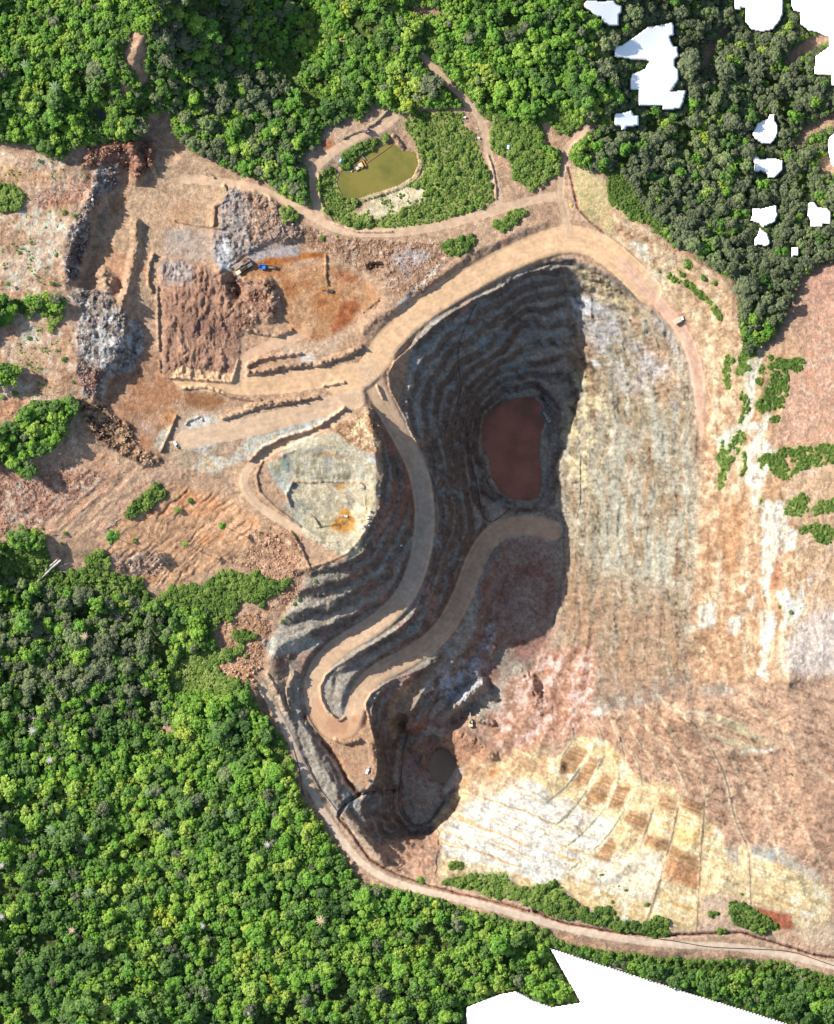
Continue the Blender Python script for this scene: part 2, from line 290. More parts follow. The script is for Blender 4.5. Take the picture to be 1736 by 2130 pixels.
CLEAR = [  # bare openings inside the forest
 T(1, [(745,170),(800,180),(860,200),(860,280),(850,400),(880,450),(860,500),(820,520),(790,430),(740,380),(720,310)]),
 T(1, [(690,480),(770,500),(770,545),(690,555)]), T(1, [(520,620),(590,610),(625,650),(640,720),(560,710),(530,690)]),
 T(2, [(480,195),(560,210),(580,230),(560,260),(500,230)]), T(2, [(365,110),(400,130),(400,210),(370,190)]), T(2, [(900,20),(1100,40),(1120,80),(1010,90),(920,60)]),
 T(2, [(1230,600),(1290,600),(1340,700),(1300,700),(1230,640)]), T(2, [(1690,720),(1760,700),(1760,860),(1700,830)]), T(3, [(30,700),(80,700),(150,790),(230,770),(320,700),(380,700),(380,740),(260,780),(180,880),(120,870),(60,800)]),
 T(2, [(690,650),(720,590),(800,615),(880,650),(900,720),(820,800),(740,790),(600,880),(520,940),(430,1000),(340,1010),(290,940),(300,890),(380,850),(430,730),(520,720),(560,660),(620,700)]),
 T(2, [(1420,900),(1480,900),(1520,960),(1520,1060),(1600,1070),(1580,1110),(1440,1130),(1420,1000)]),
 T(3, [(990,270),(1050,190),(1160,150),(1150,180),(1060,250),(1010,400),(950,400)]), T(3, [(1430,390),(1480,290),(1600,200),(1720,200),(1700,240),(1560,330),(1420,420)]), T(3, [(1480,860),(1520,760),(1600,690),(1760,620),(1760,720),(1600,780),(1520,860)]), T(3,[(1640,900),(1760,860),(1760,1010),(1660,1020)]),
 T(7, [(640,640),(760,640),(740,690),(650,680)]), T(7,[(900,1290),(990,1280),(1010,1350),(930,1340)]),
]
VOIDS = [
 T(3, [(288,15),(310,0),(385,8),(460,3),(475,25),(505,35),(503,70),(488,85),(488,150),(430,150),(390,120),(385,95),(350,92),(330,68),(290,45)]),
 T(3, [(605,195),(660,152),(710,150),(800,128),(808,200),(780,212),(800,265),(828,270),(832,330),(810,345),(812,385),(832,400),(832,465),(785,530),(878,523),(860,590),(845,625),(780,635),(742,635),(742,612),(603,612),(603,520),(556,520),(556,455),(565,430),(640,400),(665,355),(640,343),(560,343),(465,328),(465,268),(500,265)]),
 T(3, [(465,660),(520,652),(560,638),(570,665),(600,670),(600,728),(535,732),(520,752),(503,750),(500,730),(465,722)]),
 T(3, [(1160,-260),(1160,56),(1190,56),(1190,40),(1220,42),(1222,130),(1260,170),(1320,183),(1380,170),(1420,120),(1436,80),(1436,-260)]),
 T(3, [(1485,-260),(1485,30),(1500,60),(1540,70),(1540,140),(1590,175),(1640,185),(1708,215),(1708,270),(1625,330),(1622,428),(1718,430),(1718,495),(1990,495),(1990,-260)]),
 T(3, [(1260,775),(1290,715),(1355,685),(1360,662),(1388,662),(1390,700),(1405,720),(1403,790),(1370,830),(1320,832),(1275,800)]),
 T(3, [(1252,905),(1285,905),(1310,925),(1380,915),(1435,930),(1435,985),(1390,1030),(1348,1030),(1345,1005),(1310,988),(1276,996),(1276,950)]),
 T(3, [(1990,740),(1736,770),(1705,800),(1700,870),(1720,950),(1736,965),(1990,990)]),
 T(3, [(1262,1205),(1310,1210),(1400,1188),(1405,1250),(1390,1285),(1325,1310),(1300,1290),(1252,1275),(1262,1240)]),
 T(3, [(1590,1172),(1620,1172),(1640,1200),(1700,1210),(1715,1230),(1715,1292),(1667,1295),(1667,1308),(1600,1308),(1600,1275),(1580,1250),(1580,1208)]),
 T(3, [(1305,1325),(1345,1350),(1365,1410),(1340,1425),(1315,1415),(1276,1420),(1276,1378),(1290,1365)]),
 T(3, [(1485,1435),(1528,1433),(1528,1480),(1485,1482)]),
 T(12, [(92,1300),(270,1613),(100,1641),(0,1605),(-108,1549),(-205,1566),(-393,1640),(-395,1990),(1990,1990),(1460,1736),(900,1560),(400,1400)]),
]
def union(polys, warp):
    m = np.zeros((NY, NX), bool)
    for p in polys: m |= inpoly(p, warp)
    return m
VOID = union(VOIDS, 0.0)
FORM = union(FOREST, 1.6); SCRM = union(SCRUB, 1.8)*1; SCRM = np.where((X > 600) & (Y < 700), union(SCRUB, 3.6) & (fbm(X, Y, 7, 3, 3, .6) > -.32), SCRM).astype(bool); CLRM = union(CLEAR, 1.2)
WATM = union([w[1] for w in WATERS], 0.4)
_low = union(LOW, 2.0) & FORM; FORM &= ~_low; SCRM |= _low & ~CLRM
FORM &= ~CLRM & ~WATM & (road_d > 1) ; FORM &= ~VOID
_sand = inpoly(T(2, [(690,1150),(960,1075),(1030,1095),(970,1180),(830,1225),(700,1275),(620,1250),(600,1200)]), 2) & (fbm(X, Y, 6, 3, 3, .6) > -.25)
SCRM &= ~_sand & ~WATM & (road_d > 0.5) & ~VOID
# ------------------------------------------------------------------ terrain relief
PITP = D([(858,712),(900,660),(1060,572),(1180,532),(1290,580),(1400,690),(1448,780),(1450,1400),(1650,1490),(1740,1600),(1700,1900),(1560,1890),(1050,1850),(930,1800),(800,1810),(700,1700),(600,1520),(556,1400),(570,1320),(640,1195),(740,1160),(785,1060),(800,960),(775,850),(840,860)])
PIT = inpoly(PITP, 1.0)
EASTP = inpoly(D([(1455,540),(1560,640),(1650,900),(1720,1100),(1720,1420),(1440,1420),(1460,900),(1420,690),(1290,540),(1250,450),(1300,440)]), 2)
rfade = sst(road_d/7.0)
flatp = T(5,[(250,1350),(640,1350),(740,1310),(740,1500),(700,1700),(600,1736),(300,1600),(230,1450)])
terw = np.where(X > 600, blur(PIT, 12), blur(PIT, 3))*rfade
gyx = np.gradient(Z, SC); slope = np.hypot(*gyx)
terw = terw*sst((blur(slope, 3)-0.12)/0.25)
def terrace(Z, step, flat, w, seed):
    t = Z/step + fbm(X, Y, 40, 3, seed)*0.35
    k = np.floor(t); f = t-k
    f1 = 1-f; g = 1-np.where(f1 < flat, f1*0.25, 0.25*flat+(f1-flat)/(1-flat)*(1-0.25*flat))
    return Z + (k+g-t)*step*w
Z = terrace(Z, 10.5, 0.52, terw*0.95, 3)
Z = terrace(Z, 3.1, 0.4, terw*0.35, 6)
Z = terrace(Z, 5.0, 0.5, blur(EASTP, 3)*0.6, 5)
SLT = blur(np.hypot(*np.gradient(Z, SC)), 1)
# berms, banks, ditches and heaps: (line, height, half width px)
BERM = [
 (T(1,[(785,1290),(795,1400),(772,1500),(745,1620),(712,1750)]),4.2,4.0),(T(4,[(712,270),(700,345)]),2.5,2.5),(T(1,[(885,1470),(862,1540),(857,1640),(878,1690)]),2.6,2.0),
 (T(1,[(1300,1080),(1312,1150),(1240,1195),(1230,1300)]),2.4,3.0),(T(1,[(1010,1275),(1100,1295),(1285,1325)]),1.8,1.6),
 (T(1,[(900,1010),(860,930),(880,830)]),3.0,3.5),(T(1,[(760,850),(800,940),(790,1030)]),6.0,5.5),(T(1,[(620,860),(700,880)]),4,5),
 (T(4,[(1430,722),(1436,660),(1500,628),(1736,600)]),2.5,2.6),(T(5,[(0,705),(200,680),(400,655),(560,605),(640,560)]),3.2,3.6),
 (T(5,[(1736,90),(1500,192),(1300,287),(1100,410),(960,540),(838,650),(800,720),(812,800),(862,900),(932,1050),(1012,1220),(1075,1350)]),1.5,1.4),
 (T(5,[(425,785),(480,778),(545,765)]),1.8,1.8),(T(5,[(735,785),(752,825),(768,862)]),1.8,1.5),(T(5,[(-30,455),(80,485),(160,492),(240,465)]),2.6,3.0),
 (T(5,[(440,30),(440,140),(450,205)]),1.4,1.2),(T(5,[(650,362),(740,288)]),1.2,1.4),(T(5,[(0,1212),(80,1140),(170,1090),(300,1058),(400,1020),(480,960),(545,915)]),3.0,2.2),
 (T(4,[(1520,1225),(1482,1310),(1500,1400),(1600,1500),(1736,1600)]),1.4,1.6),(T(8,[(235,180),(295,285),(345,395)]),2.0,1.6),(T(8,[(350,395),(480,350),(570,300),(650,205),(690,130)]),1.3,1.4),
 (T(5,[(385,1605),(540,1578)]),1.0,1.0),(T(5,[(666,1415),(668,1500)]),1.0,.9),(T(5,[(240,1345),(440,1335),(640,1352)]),1.2,1.2),(T(5,[(375,1685),(505,1685)]),.8,.9),(T(5,[(245,1350),(212,1420),(235,1480)]),2.2,1.8),(T(5,[(300,1510),(370,1550),(405,1600)]),1.6,1.4),
 (T(8,[(950,672),(900,712),(800,780),(700,838),(600,898),(500,958),(440,1010),(404,1080),(412,1150),(450,1222),(515,1275),(548,1255)]),1.6,1.4),
 (T(8,[(1105,922),(1000,972),(900,1012),(780,1062),(700,1122),(668,1180),(690,1280),(720,1380),(737,1480),(730,1600),(680,1672)]),1.6,1.4),
 (T(8,[(498,1385),(560,1408),(628,1388)]),2.6,3.0),(T(4,[(1018,962),(978,1060),(930,1165)]),2.2,1.6),(T(4,[(1078,1010),(1085,990),(1165,960),(1170,985)]),1.5,1.2),
 (T(4,[(910,215),(915,400),(922,580)]),1.8,1.6),(T(4,[(920,640),(925,705)]),1.8,1.6),(T(4,[(950,735),(1100,745),(1340,765),(1380,640)]),1.5,1.6),
 (T(4,[(1070,800),(1200,790),(1350,850),(1500,870)]),2.0,2.5),(T(4,[(1290,975),(1400,940),(1500,905),(1736,870)]),2.4,2.6),(T(5,[(-20,905),(100,880),(260,868),(390,850)]),2.4,2.4),
 (T(8,[(1190,1190),(1260,1130),(1335,1055)]),8.0,4.5),(T(8,[(1580,1000),(1640,1100),(1690,1200)]),5.0,7.0),(T(8,[(1210,1350),(1320,1410),(1400,1480)]),3.0,4.5),(T(8,[(1330,1270),(1400,1290)]),4.0,3.0),
 (T(4,[(1530,200),(1570,280),(1560,370)]),6.0,7.0),(T(4,[(1440,200),(1480,330),(1400,420)]),3.0,9.0),(T(1,[(590,1600),(630,1640)]),6.0,7.0),(T(4,[(1270,120),(1320,190)]),3.5,5.0),
 (T(2,[(545,800),(600,770),(660,750),(720,715),(800,640)]),1.6,1.2),(T(2,[(970,900),(975,960),(940,1030),(870,1080),(700,1140)]),1.5,2.0),(T(2,[(830,790),(880,860)]),2.5,3.5),
 (T(2,[(345,1010),(350,1190)]),1.0,1.2),(T(2,[(400,1010),(405,1160),(480,1290),(620,1340),(820,1340)]),1.2,1.4),(T(2,[(1380,900),(1410,1010),(1422,1150)]),1.2,1.2),
 (T(1,[(1190,1005),(1240,1030)]),1.6,1.4),(T(8,[(1130,620),(1190,1180)]),0.0,1.0),
 (T(3,[(195,975),(230,1110),(250,1200),(330,1290),(400,1350)]),-1.4,1.2),
 (T(11,[(515,540),(600,655),(700,790),(850,870),(1000,920),(1200,980),(1400,1022),(1600,1080),(1736,1110)]),-1.8,1.4),
 (T(12,[(0,1090),(200,1160),(400,1195),(700,1225),(900,1220),(1100,1205),(1200,1205),(1400,1270),(1600,1330),(1900,1380)]),-1.6,1.4),
 (T(8,[(300,1250),(345,1320),(420,1400),(500,1490),(560,1620),(630,1700)]),-2.5,2.6),(T(11,[(520,520),(560,450),(640,410),(700,385),(830,390)]),-3.0,1.8),
 (T(5,[(700,95),(760,95)]),-5.0,3.0),(T(4,[(1340,190),(1370,240)]),-7.0,7.5),(T(8,[(1190,1280),(1290,1200)]),-5.0,6.0),(T(8,[(1380,1060),(1440,1150)]),-3,4),
 (T(8,[(40,1070),(100,1190),(130,1250)]),1.6,2.0),(T(8,[(100,1010),(170,1130),(200,1210)]),1.8,2.2),(T(8,[(250,1000),(220,1100),(230,1180)]),3.0,3.0),
]
for ln, h, hw in BERM:
    if 0 < h < 4 and hw < 4: h, hw = h*1.05, hw*.58
    d, v, _ = pdist(ln, hw*2.0, warp=0.9)
    k = np.clip(1-d/(hw*1.6), 0, 1)
    b = h*np.minimum(1, k*(1.25 if hw > 3 or h > 4 else 2.0))
    b = b*(1+0.4*fbm(X, Y, hw*2.0+1, 3, 6)+.3*fbm(X, Y, 2.5, 2, 3))
    Z = Z + b*(k > 0)
STOCK = T(4, [(930,60),(1000,60),(1270,120),(1300,200),(1430,230),(1370,350),(1350,450),(1390,480),(1350,765),(940,735),(950,500),(940,220)])
stock = blur(inpoly(STOCK, 1.0), 2)
Z += stock*(1.2 + 2.6*np.clip(0.3+fbm(X*1.4, Y*.8, 10, 4, 2, .6), 0, 2) + 0.5*ridged(X*1.3, Y*.8, 5, 3, 3))
def region(k, pts, w=1.4, b=2): return blur(inpoly(T(k, pts), w), b)
R_left = region(1, [(-260,840),(360,930),(480,970),(540,1080),(470,1200),(440,1280),(370,1350),(385,1500),(380,1640),(370,1740),(440,1980),(440,2200),(440,2520),(420,2330),(440,2690),(480,2580),(0,2640),(-260,2700)], 2, 2)
RUB = [ # rocky rubble ground: polygon, amplitude
 (1,[(500,830),(640,770),(740,820),(820,800),(900,860),(880,950),(790,1050),(700,980),(600,950),(480,970)],1.5),
 (1,[(560,960),(690,960),(690,1060),(600,1120),(560,1180),(510,1240),(530,1300),(520,1400),(480,1500),(460,1600),(400,1640),(375,1560),(385,1400),(370,1350),(440,1280),(470,1200),(530,1080)],2.6),
 (4,[(370,280),(450,220),(640,230),(700,340),(760,400),(850,470),(830,560),(760,700),(620,750),(590,850),(480,860),(440,700),(450,450),(470,330)],1.7),
 (1,[(1340,1080),(1450,1090),(1600,1170),(1700,1300),(1736,1380),(1550,1400),(1400,1480),(1330,1560),(1230,1500),(1220,1380),(1280,1300),(1260,1220)],1.3),
 (1,[(1390,1080),(1500,1080),(1640,1190),(1660,1300),(1560,1290),(1430,1160)],1.2),
 (4,[(1280,170),(1500,170),(1600,200),(1640,290),(1580,390),(1540,390),(1380,480),(1280,420)],1.1),
 (4,[(440,860),(590,850),(640,940),(760,1000),(780,1130),(900,1180),(940,1230),(850,1250),(700,1190),(560,1110),(480,1010)],1.9),
 (7,[(900,300),(1000,370),(880,450),(560,360),(640,300)],1.0),(7,[(1540,150),(1736,200),(1736,560),(1640,580),(1600,420),(1480,400),(1300,360),(1450,290),(1560,230)],1.3),
 (8,[(0,150),(170,230),(330,400),(280,560),(200,640),(60,640),(0,500)],1.2),(7,[(1250,650),(1560,650),(1560,800),(1500,980),(1420,1080),(1100,1060),(1220,960),(1300,900)],1.1),
 (2,[(0,1090),(160,1200),(300,1300),(500,1370),(900,1400),(1100,1400),(1150,1500),(1000,1700),(850,1730),(740,1600),(620,1560),(500,1480),(300,1420),(0,1400)],1.3),
 (4,[(-260,1240),(440,1240),(620,1300),(400,1500),(200,1600),(-260,1736)],0.7),(1,[(180,1130),(520,1000),(520,1150),(240,1200)],0.8),
 (11,[(720,700),(1000,740),(930,860),(780,830)],1.0),(8,[(1180,1050),(1330,1030),(1330,1120),(1200,1200)],1.3),(8,[(1200,1330),(1400,1460),(1380,1530),(1150,1400)],.9),
 (5,[(480,1040),(640,950),(700,880),(780,1080),(790,1160),(700,1180),(560,1100)],1.3),
]
rough = np.full((NY, NX), 0.30, np.float32)
rough = np.maximum(rough, blur(PIT, 2)*np.clip(slope*.85, 0.16, .75)*rfade)
rough = np.maximum(rough, blur(EASTP, 2)*0.55*rfade); rough = np.maximum(rough, R_left*0.45)
rubm = np.zeros((NY, NX), np.float32)
for k, p, a in RUB:
    m = region(k, p, 1.6, 1); rough = np.maximum(rough, m*a*0.75); rubm = np.maximum(rubm, m*min(1, a))
hill = region(7, [(560,300),(700,100),(1000,-100),(1150,-60),(1340,0),(1480,100),(1540,200),(1300,370),(1000,500),(830,490)], 1.5, 3)
leftlow = region(4, [(-260,900),(440,1150),(1000,1250),(1200,1290),(900,1350),(600,1650),(-260,1736)], 1.5, 4)
ROADZ = Z.copy()
WHR = blur(inpoly(T(11, [(1060,560),(1180,420),(1320,300),(1500,200),(1646,190)])+T(12, [(250,90),(530,240),(840,430),(1120,760),(1440,820),(1710,960),(1700,1100),(980,980),(780,1210),(150,930),(0,940)])+T(11, [(1560,950),(1500,850),(1100,880),(1080,700)])), 5)
SER = blur(inpoly(T(9, [(350,1250),(750,1170),(1100,1120),(1500,1050),(1990,1000),(1990,2300),(1700,2200),(1300,2000),(600,1700),(300,1400)])), 6)*(1-WHR)
_ss = X*0.93+Y*0.36; _sp = -X*0.36+Y*0.93
rough = rough*(1-.62*WHR)*(1-.6*SER)
base_r = rough*(0.25+0.75*sst(road_d/3.0))*np.where(ROADM, 0.18, 1)
base_r *= np.where(WATM, 0.1, 1)
Z += base_r*(fbm(X, Y, 5, 4, 2, .7)*0.75 + ridged(X, Y, 9, 3, 5)*0.5 + fbm(X, Y, 2.1, 2, 1)*0.35)
for k, p, a in RUB[:4]+[RUB[6]]: _m = region(k, p, 2.2, 1); Z += _m*(ridged(X+WXN*3, Y+WYN*3, 11, 3, 4)*2.0 + 1.0 + np.floor(ridged(X, Y, 7, 2, 6)*3)*.35)
_e = blur(PIT, 3)*sst((X-560)/20)*sst((690-Y)/50)*rfade*(1-WHR); Z += _e*(ridged(X*.32+WYN*2, Y*.95, 4.5, 3, 2)*.55 + ridged(X+WXN*4, Y*.16, 6, 2, 5)*.8)
_f = sst((X-690)/20)*sst((Y-300)/40)*(1-WHR); Z += _f*(ridged(X*.9+WXN*5, Y*.2, 7, 3, 6)*.5)*(Y < 690)
Z += SER*(ridged(_ss*.13, _sp+WYN*2, 5, 3, 5)*.45 + ridged(_ss*.1, _sp, 14, 2, 2)*.5) + WHR*ridged(_ss*.12, _sp+WYN*2, 6, 2, 1)*.3
# long low swells and gullies
u = X*0.66+Y*0.75; v_ = -X*0.75+Y*0.66
Z += hill*(-np.abs(vn(u/2.6+fbm(X,Y,20,3,3)*2.0, v_/42, 3))*1.25 + 0.4)
Z += leftlow*(ridged(u*1.0, v_*0.28, 9, 3, 4)*0.8)
Z += R_left*(fbm(X, Y, 26, 3, 6)*1.2 + ridged(X*.5+Y*.2, Y, 14, 3, 2)*0.5)
# ribs and rills running down the pit faces
zs = blur(Z, 5); gy_, gx_ = np.gradient(zs); gl = np.hypot(gx_, gy_)+1e-4
ang = np.arctan2(gy_, gx_)
tan_c = -X*np.sin(blur(ang, 8)) + Y*np.cos(blur(ang, 8))
ribw = blur(PIT | EASTP, 2)*(1-.8*WHR)*rfade*np.clip(blur(slope, 2)-0.15, 0, 1)
Z += ribw*(ridged(Y*1.0+X*.2, Z*0.22+X*.05, 7, 3, 1)*0.9)*0.8
# wheel ruts along the roads
for ln, hw in ROADS:
    d, v, s = pdist(ln, hw+1); m = d < hw
    Z[m] += (np.sin(d[m]*2.1+fbm(X, Y, 30, 2, 2)[m]*3)*0.045)
for nm, poly, lev in WATERS:      # keep the banks above the water and the bed below it
    m = inpoly(poly, 0.4); Z[m] = np.minimum(Z[m], lev-0.4)
    ring = (blur(m, 3) > 0.03) & ~m; Z[ring] = np.maximum(Z[ring], lev+0.25)
Z = Z.astype(np.float32)

# ------------------------------------------------------------------ ground colour (surface colours of soil and rock, not light)
def lin(c):
    c = np.array(c, np.float32)/255.0
    return np.where(c <= 0.04045, c/12.92, ((c+0.055)/1.055)**2.4).astype(np.float32)
KA = 0.63
C = np.empty((NY, NX, 3), np.float32); C[:] = lin((215,174,140))
def lay(m, col, op=1.0):
    global C
    w = (np.clip(m, 0, 1)*op)[..., None]; C = C*(1-w) + lin(col)*w
N1 = fbm(X, Y, 60, 4, 0); N2 = fbm(X, Y, 18, 4, 3, .6); N3 = fbm(X, Y, 6, 4, 5, .65); N4 = fbm(X, Y, 2.5, 2, 7)
def patch(m, n, lo, hi, col, op=1.0): lay(m*sst((n-lo)/(hi-lo)), col, op)
one = np.ones((NY, NX), np.float32)
patch(one, N1, 0.1, .8, (224,186,152), .7); patch(one, N2, 0.1, .9, (196,148,112), .5)
# left plateau and lower slope
patch(R_left, N2+.3*N3, -.1, .5, (228,196,166), .8); patch(R_left, -N2+N3*.5, .2, .7, (205,150,112), .6); patch(R_left, N3-N1*.5, .3, .8, (236,212,188), .6)
patch(R_left, fbm(X, Y, 12, 4, 2, .7)+.4*N4, .55, .8, (124,142,66), .6)
patch(leftlow, N2, 0, .7, (206,158,124), .8); patch(leftlow, N3+.2*N2, .1, .6, (188,138,112), .5)
lay(hill, (210,160,120), .8); patch(hill, N2, .2, .7, (196,132,86), .6)
lay(region(4, [(-260,850),(180,860),(100,950),(-260,1060)]), (212,150,112), .7)
lay(region(1, [(-260,880),(200,980),(500,1050),(480,1100),(250,1070),(-260,1010)], 1.5, 4), (226,170,124), .7)
# quarry floor
FL = region(1, [(560,1200),(700,1020),(900,950),(1060,880),(1200,900),(1300,1040),(1330,1080),(1230,1300),(1220,1500),(950,1500),(900,1740),(780,1740),(740,1400),(640,1500),(560,1400)], 1.2, 1)
lay(FL, (222,184,148)); patch(FL, N2, 0.1, .6, (206,160,122), .7); patch(FL, N3+N2*.5, .3, .8, (190,140,104), .35)
lay(region(1, [(940,1320),(1210,1340),(1230,1480),(1120,1520),(940,1470)], 1, 2), (206,180,160), .8); lay(region(1, [(980,1350),(1090,1330),(1100,1400),(990,1400)], 1.5, 4), (220,208,196), .7)
lay(region(1, [(640,1180),(740,1110),(720,1200),(650,1260)], 1.5), (196,140,96), .7); lay(region(1, [(640,1060),(690,1040),(690,1070),(650,1110)], .6, 1), (178,112,66), .9); lay(region(1, [(1255,1220),(1300,1180),(1290,1220),(1265,1250)], .5, 1), (190,118,66), .9)
lay(region(1, [(560,1520),(700,1480),(740,1500),(700,1736),(640,1600)], 1.5, 3), (214,160,124), .8)
RF = region(4, [(720,640),(840,560),(930,600),(950,735),(1060,760),(1050,860),(960,960),(900,1180),(780,1130),(720,1000),(600,870),(620,770)], 1.6, 2)
lay(RF, (206,158,124)); patch(RF, N2, .1, .6, (190,134,96), .8); patch(RF, -N2+N3*.4, .3, .8, (216,190,170), .7)
lay(region(4, [(930,940),(1020,920),(1020,970),(950,1060),(930,1040)]), (214,150,96), .8); lay(region(4,[(930,1040),(980,1000),(960,1080),(910,1160),(890,1150)]), (236,214,188), .9)
BR = region(4, [(1070,820),(1230,830),(1310,860),(1300,900),(1200,930),(1060,900)], 1.2, 2); lay(BR, (176,124,86))
UP = region(4, [(1050,960),(1250,960),(1736,900),(1900,860),(1900,930),(1560,1010),(1440,1080),(1200,1200),(1060,1270),(940,1180)], 1, 2); lay(UP, (218,186,152)); patch(UP, N2, .1, .6, (200,162,126), .6)
lay(region(4, [(1130,960),(1230,960),(1255,1100),(1180,1190),(1100,1130),(1040,1060)], 2.2, 4), (240,234,222), .85)
WL = [(4,[(1110,1260),(1200,1190),(1260,1190),(1330,1190),(1440,1090),(1490,1110),(1440,1200),(1340,1240),(1240,1290)]),(5,[(0,1120),(0,1080),(150,1040),(300,1000),(420,960),(480,920),(540,905),(480,960),(300,1060),(160,1090),(0,1190)]),(4,[(920,1060),(970,1040),(940,1120),(905,1150)])]
for k, p in WL: m = region(k, p, 1.8, 1); lay(m, (238,228,205)); patch(m, N3, .1, .5, (214,170,120), .8)
patch(region(5, [(150,1030),(300,1000),(420,960),(430,1000),(300,1060),(160,1090)]), N3, -.3, .4, (246,246,240), .9)
# orange working floor and pools
OF = region(5, [(-90,150),(40,60),(250,40),(280,100),(460,60),(620,150),(740,250),(760,290),(640,360),(560,500),(420,520),(240,480),(200,380),(200,250),(160,150),(-60,180)], 1.5, 2)
lay(OF, (212,160,116)); patch(OF, N2+N3*.3, .0, .4, (190,128,82), .75); patch(OF, -N2+.4*N3, .1, .6, (222,176,136), .8)
lay(region(5, [(530,310),(600,290),(645,310),(600,390),(545,490),(480,505),(470,460),(500,400)], .8, 1), (182,108,68), .95); lay(region(5, [(500,110),(620,150),(640,180),(560,190),(480,150)], 1, 2), (186,112,72), .8); lay(region(5, [(200,170),(290,200),(280,260),(200,260)], 1.5, 2), (180,112,66), .7); lay(region(5,[(395,290),(440,290),(440,325),(395,330)],1,1),(182,110,66),.8)
lay(region(4, [(1500,60),(1560,40),(1900,0),(1900,40),(1736,55),(1560,90)], .8, 1), (196,118,56), .95)
lay(region(1, [(1400,1480),(1550,1430),(1736,1400),(1736,1480),(1560,1490),(1420,1530)], 1, 1), (190,180,176), .8)
# rock masses
ROCK = [(0,(150,98,74),(176,128,108)),(1,(140,114,100),(198,184,172)),(2,(158,138,124),(208,196,182)),(3,(208,192,178),(176,150,134)),(4,(160,108,82),(190,150,128)),(5,(158,112,92),(196,160,134)),
        (6,(112,88,72),(206,166,128)),(7,(196,158,132),(214,178,150)),(8,(204,158,122),(220,184,150)),(9,(204,156,124),(216,176,142)),(10,(214,160,120),(224,182,144)),(11,(186,144,114),(206,176,152)),(12,(204,150,124),(222,182,156)),(13,(206,150,122),(218,178,152)),(14,(206,160,130),(236,208,182)),(15,(226,206,192),(242,234,228)),(16,(190,138,104),(206,160,128)),(17,(200,152,110),(230,208,168))]
for i, c1, c2 in ROCK:
    k, p, a = RUB[i]; m = region(k, p, 2.2, 1); lay(m, c1, .9); patch(m, N3+.6*N2, -.1, .5, c2, .9); patch(m, N4+N3*.6, .3, .9, tuple(min(250, int(c*1.14)) for c in c2), .6); patch(m, -N4-N3, .4, 1.0, tuple(int(c*.72) for c in c1), .6)
patch(region(4, [(440,440),(600,330),(780,400),(760,560),(600,700),(450,560)], 2, 3), N3, -.3, .4, (216,210,204), .7); lay(region(4, [(440,640),(620,700),(600,750),(520,850),(450,780)], 2, 2), (146,88,66), .8)
lay(region(1, [(380,1400),(470,1400),(470,1520),(390,1530)], 2, 2), (120,84,70), .7)
m = region(1, [(1240,1480),(1300,1360),(1340,1440),(1340,1560),(1260,1560)], 1.5, 1); lay(m, (222,222,222), .8)
m = region(4, [(470,860),(600,960),(560,1060),(470,1000)], 2, 1); patch(m, N3, -.2, .3, (222,182,132), .9); m = region(4, [(700,1060),(760,1180),(720,1220),(690,1180)], 1, 1); patch(m, N3, -.4, .1, (222,180,130), .9)
lay(stock, (188,144,118)); patch(stock, N2, 0, .6, (204,162,132), .7); patch(stock, -N2+N3*.4, .1, .6, (158,118,104), .7)
lay(region(4, [(920,60),(1010,70),(1100,80),(1120,180),(960,200)], 2, 2), (190,180,174), .8)
patch(region(2, [(820,1480),(960,1420),(1050,1460),(900,1620),(820,1560)], 2, 3), N3, -.5, .3, (202,192,190), .9)
m = region(5, [(840,310),(900,270),(990,190),(1070,100),(1110,60),(1100,100),(1020,190),(910,290),(860,330)], 1, 1); lay(m, (238,222,202), .9)
m = region(5, [(290,610),(360,585),(370,640),(290,660)], 1.5, 1); lay(m, (240,232,222), .9); lay(region(5, [(160,560),(400,540),(600,430),(620,440),(480,600),(200,650)], 1.6, 2), (228,196,164), .7)
# pond bank and clay
lay(region(2, [(700,1135),(820,1095),(960,1060),(1020,1090),(960,1180),(830,1220),(700,1270),(560,1230),(640,1230),(760,1180)], 2, 1), (234,214,176), .9)
lay(region(2, [(960,880),(985,900),(980,1030),(870,1095),(700,1150),(580,1180),(580,1160),(860,1070),(940,1020),(965,950)], .6, 1), (236,206,158), .95)
m = region(2, [(690,650),(720,590),(800,615),(880,650),(900,720),(820,800),(740,790),(600,880),(520,940),(430,1000),(340,1010),(290,940),(300,890),(380,850),(430,730)], 1.5, 1); lay(m, (216,184,152), .9); patch(m, N3, .2, .6, (194,146,112), .6)
lay(region(2, [(400,820),(480,800),(500,850),(430,890)], 1, 1), (178,110,74), .8)
# haul roads
for i, (ln, hw) in enumerate(ROADS):
    d, v, s = pdist(ln, hw+3); m = sst((hw+1.5-d)/2.0)
    c = (228,186,144) if i < 3 else ((222,184,148) if i == 3 else (218,182,148))
    if i == 1: c = (222,178,152)
    if i == 9: c = (216,190,164)
    m = m*(.4 if i == 11 else 1 if i != 1 else sst((470-Y)/120)*.7); lay(m, c, .95)
    rt = np.sin(d*(1.3 if hw > 8 else 2.2)+fbm(X, Y, 35, 2, 3)*2.2)+fbm(X, Y, 9, 3, 1)
    lay(m*sst(rt*.7-.1), tuple(int(q*.93) for q in c), .55); lay(m*sst(-rt*.6-.3), tuple(min(246, int(q*1.04)) for q in c), .6)
lay(region(8, [(960,-350),(1060,-350),(1070,100),(1000,560),(900,640),(860,560),(950,200)], 2, 8)*ROADM, (206,186,166), .5)
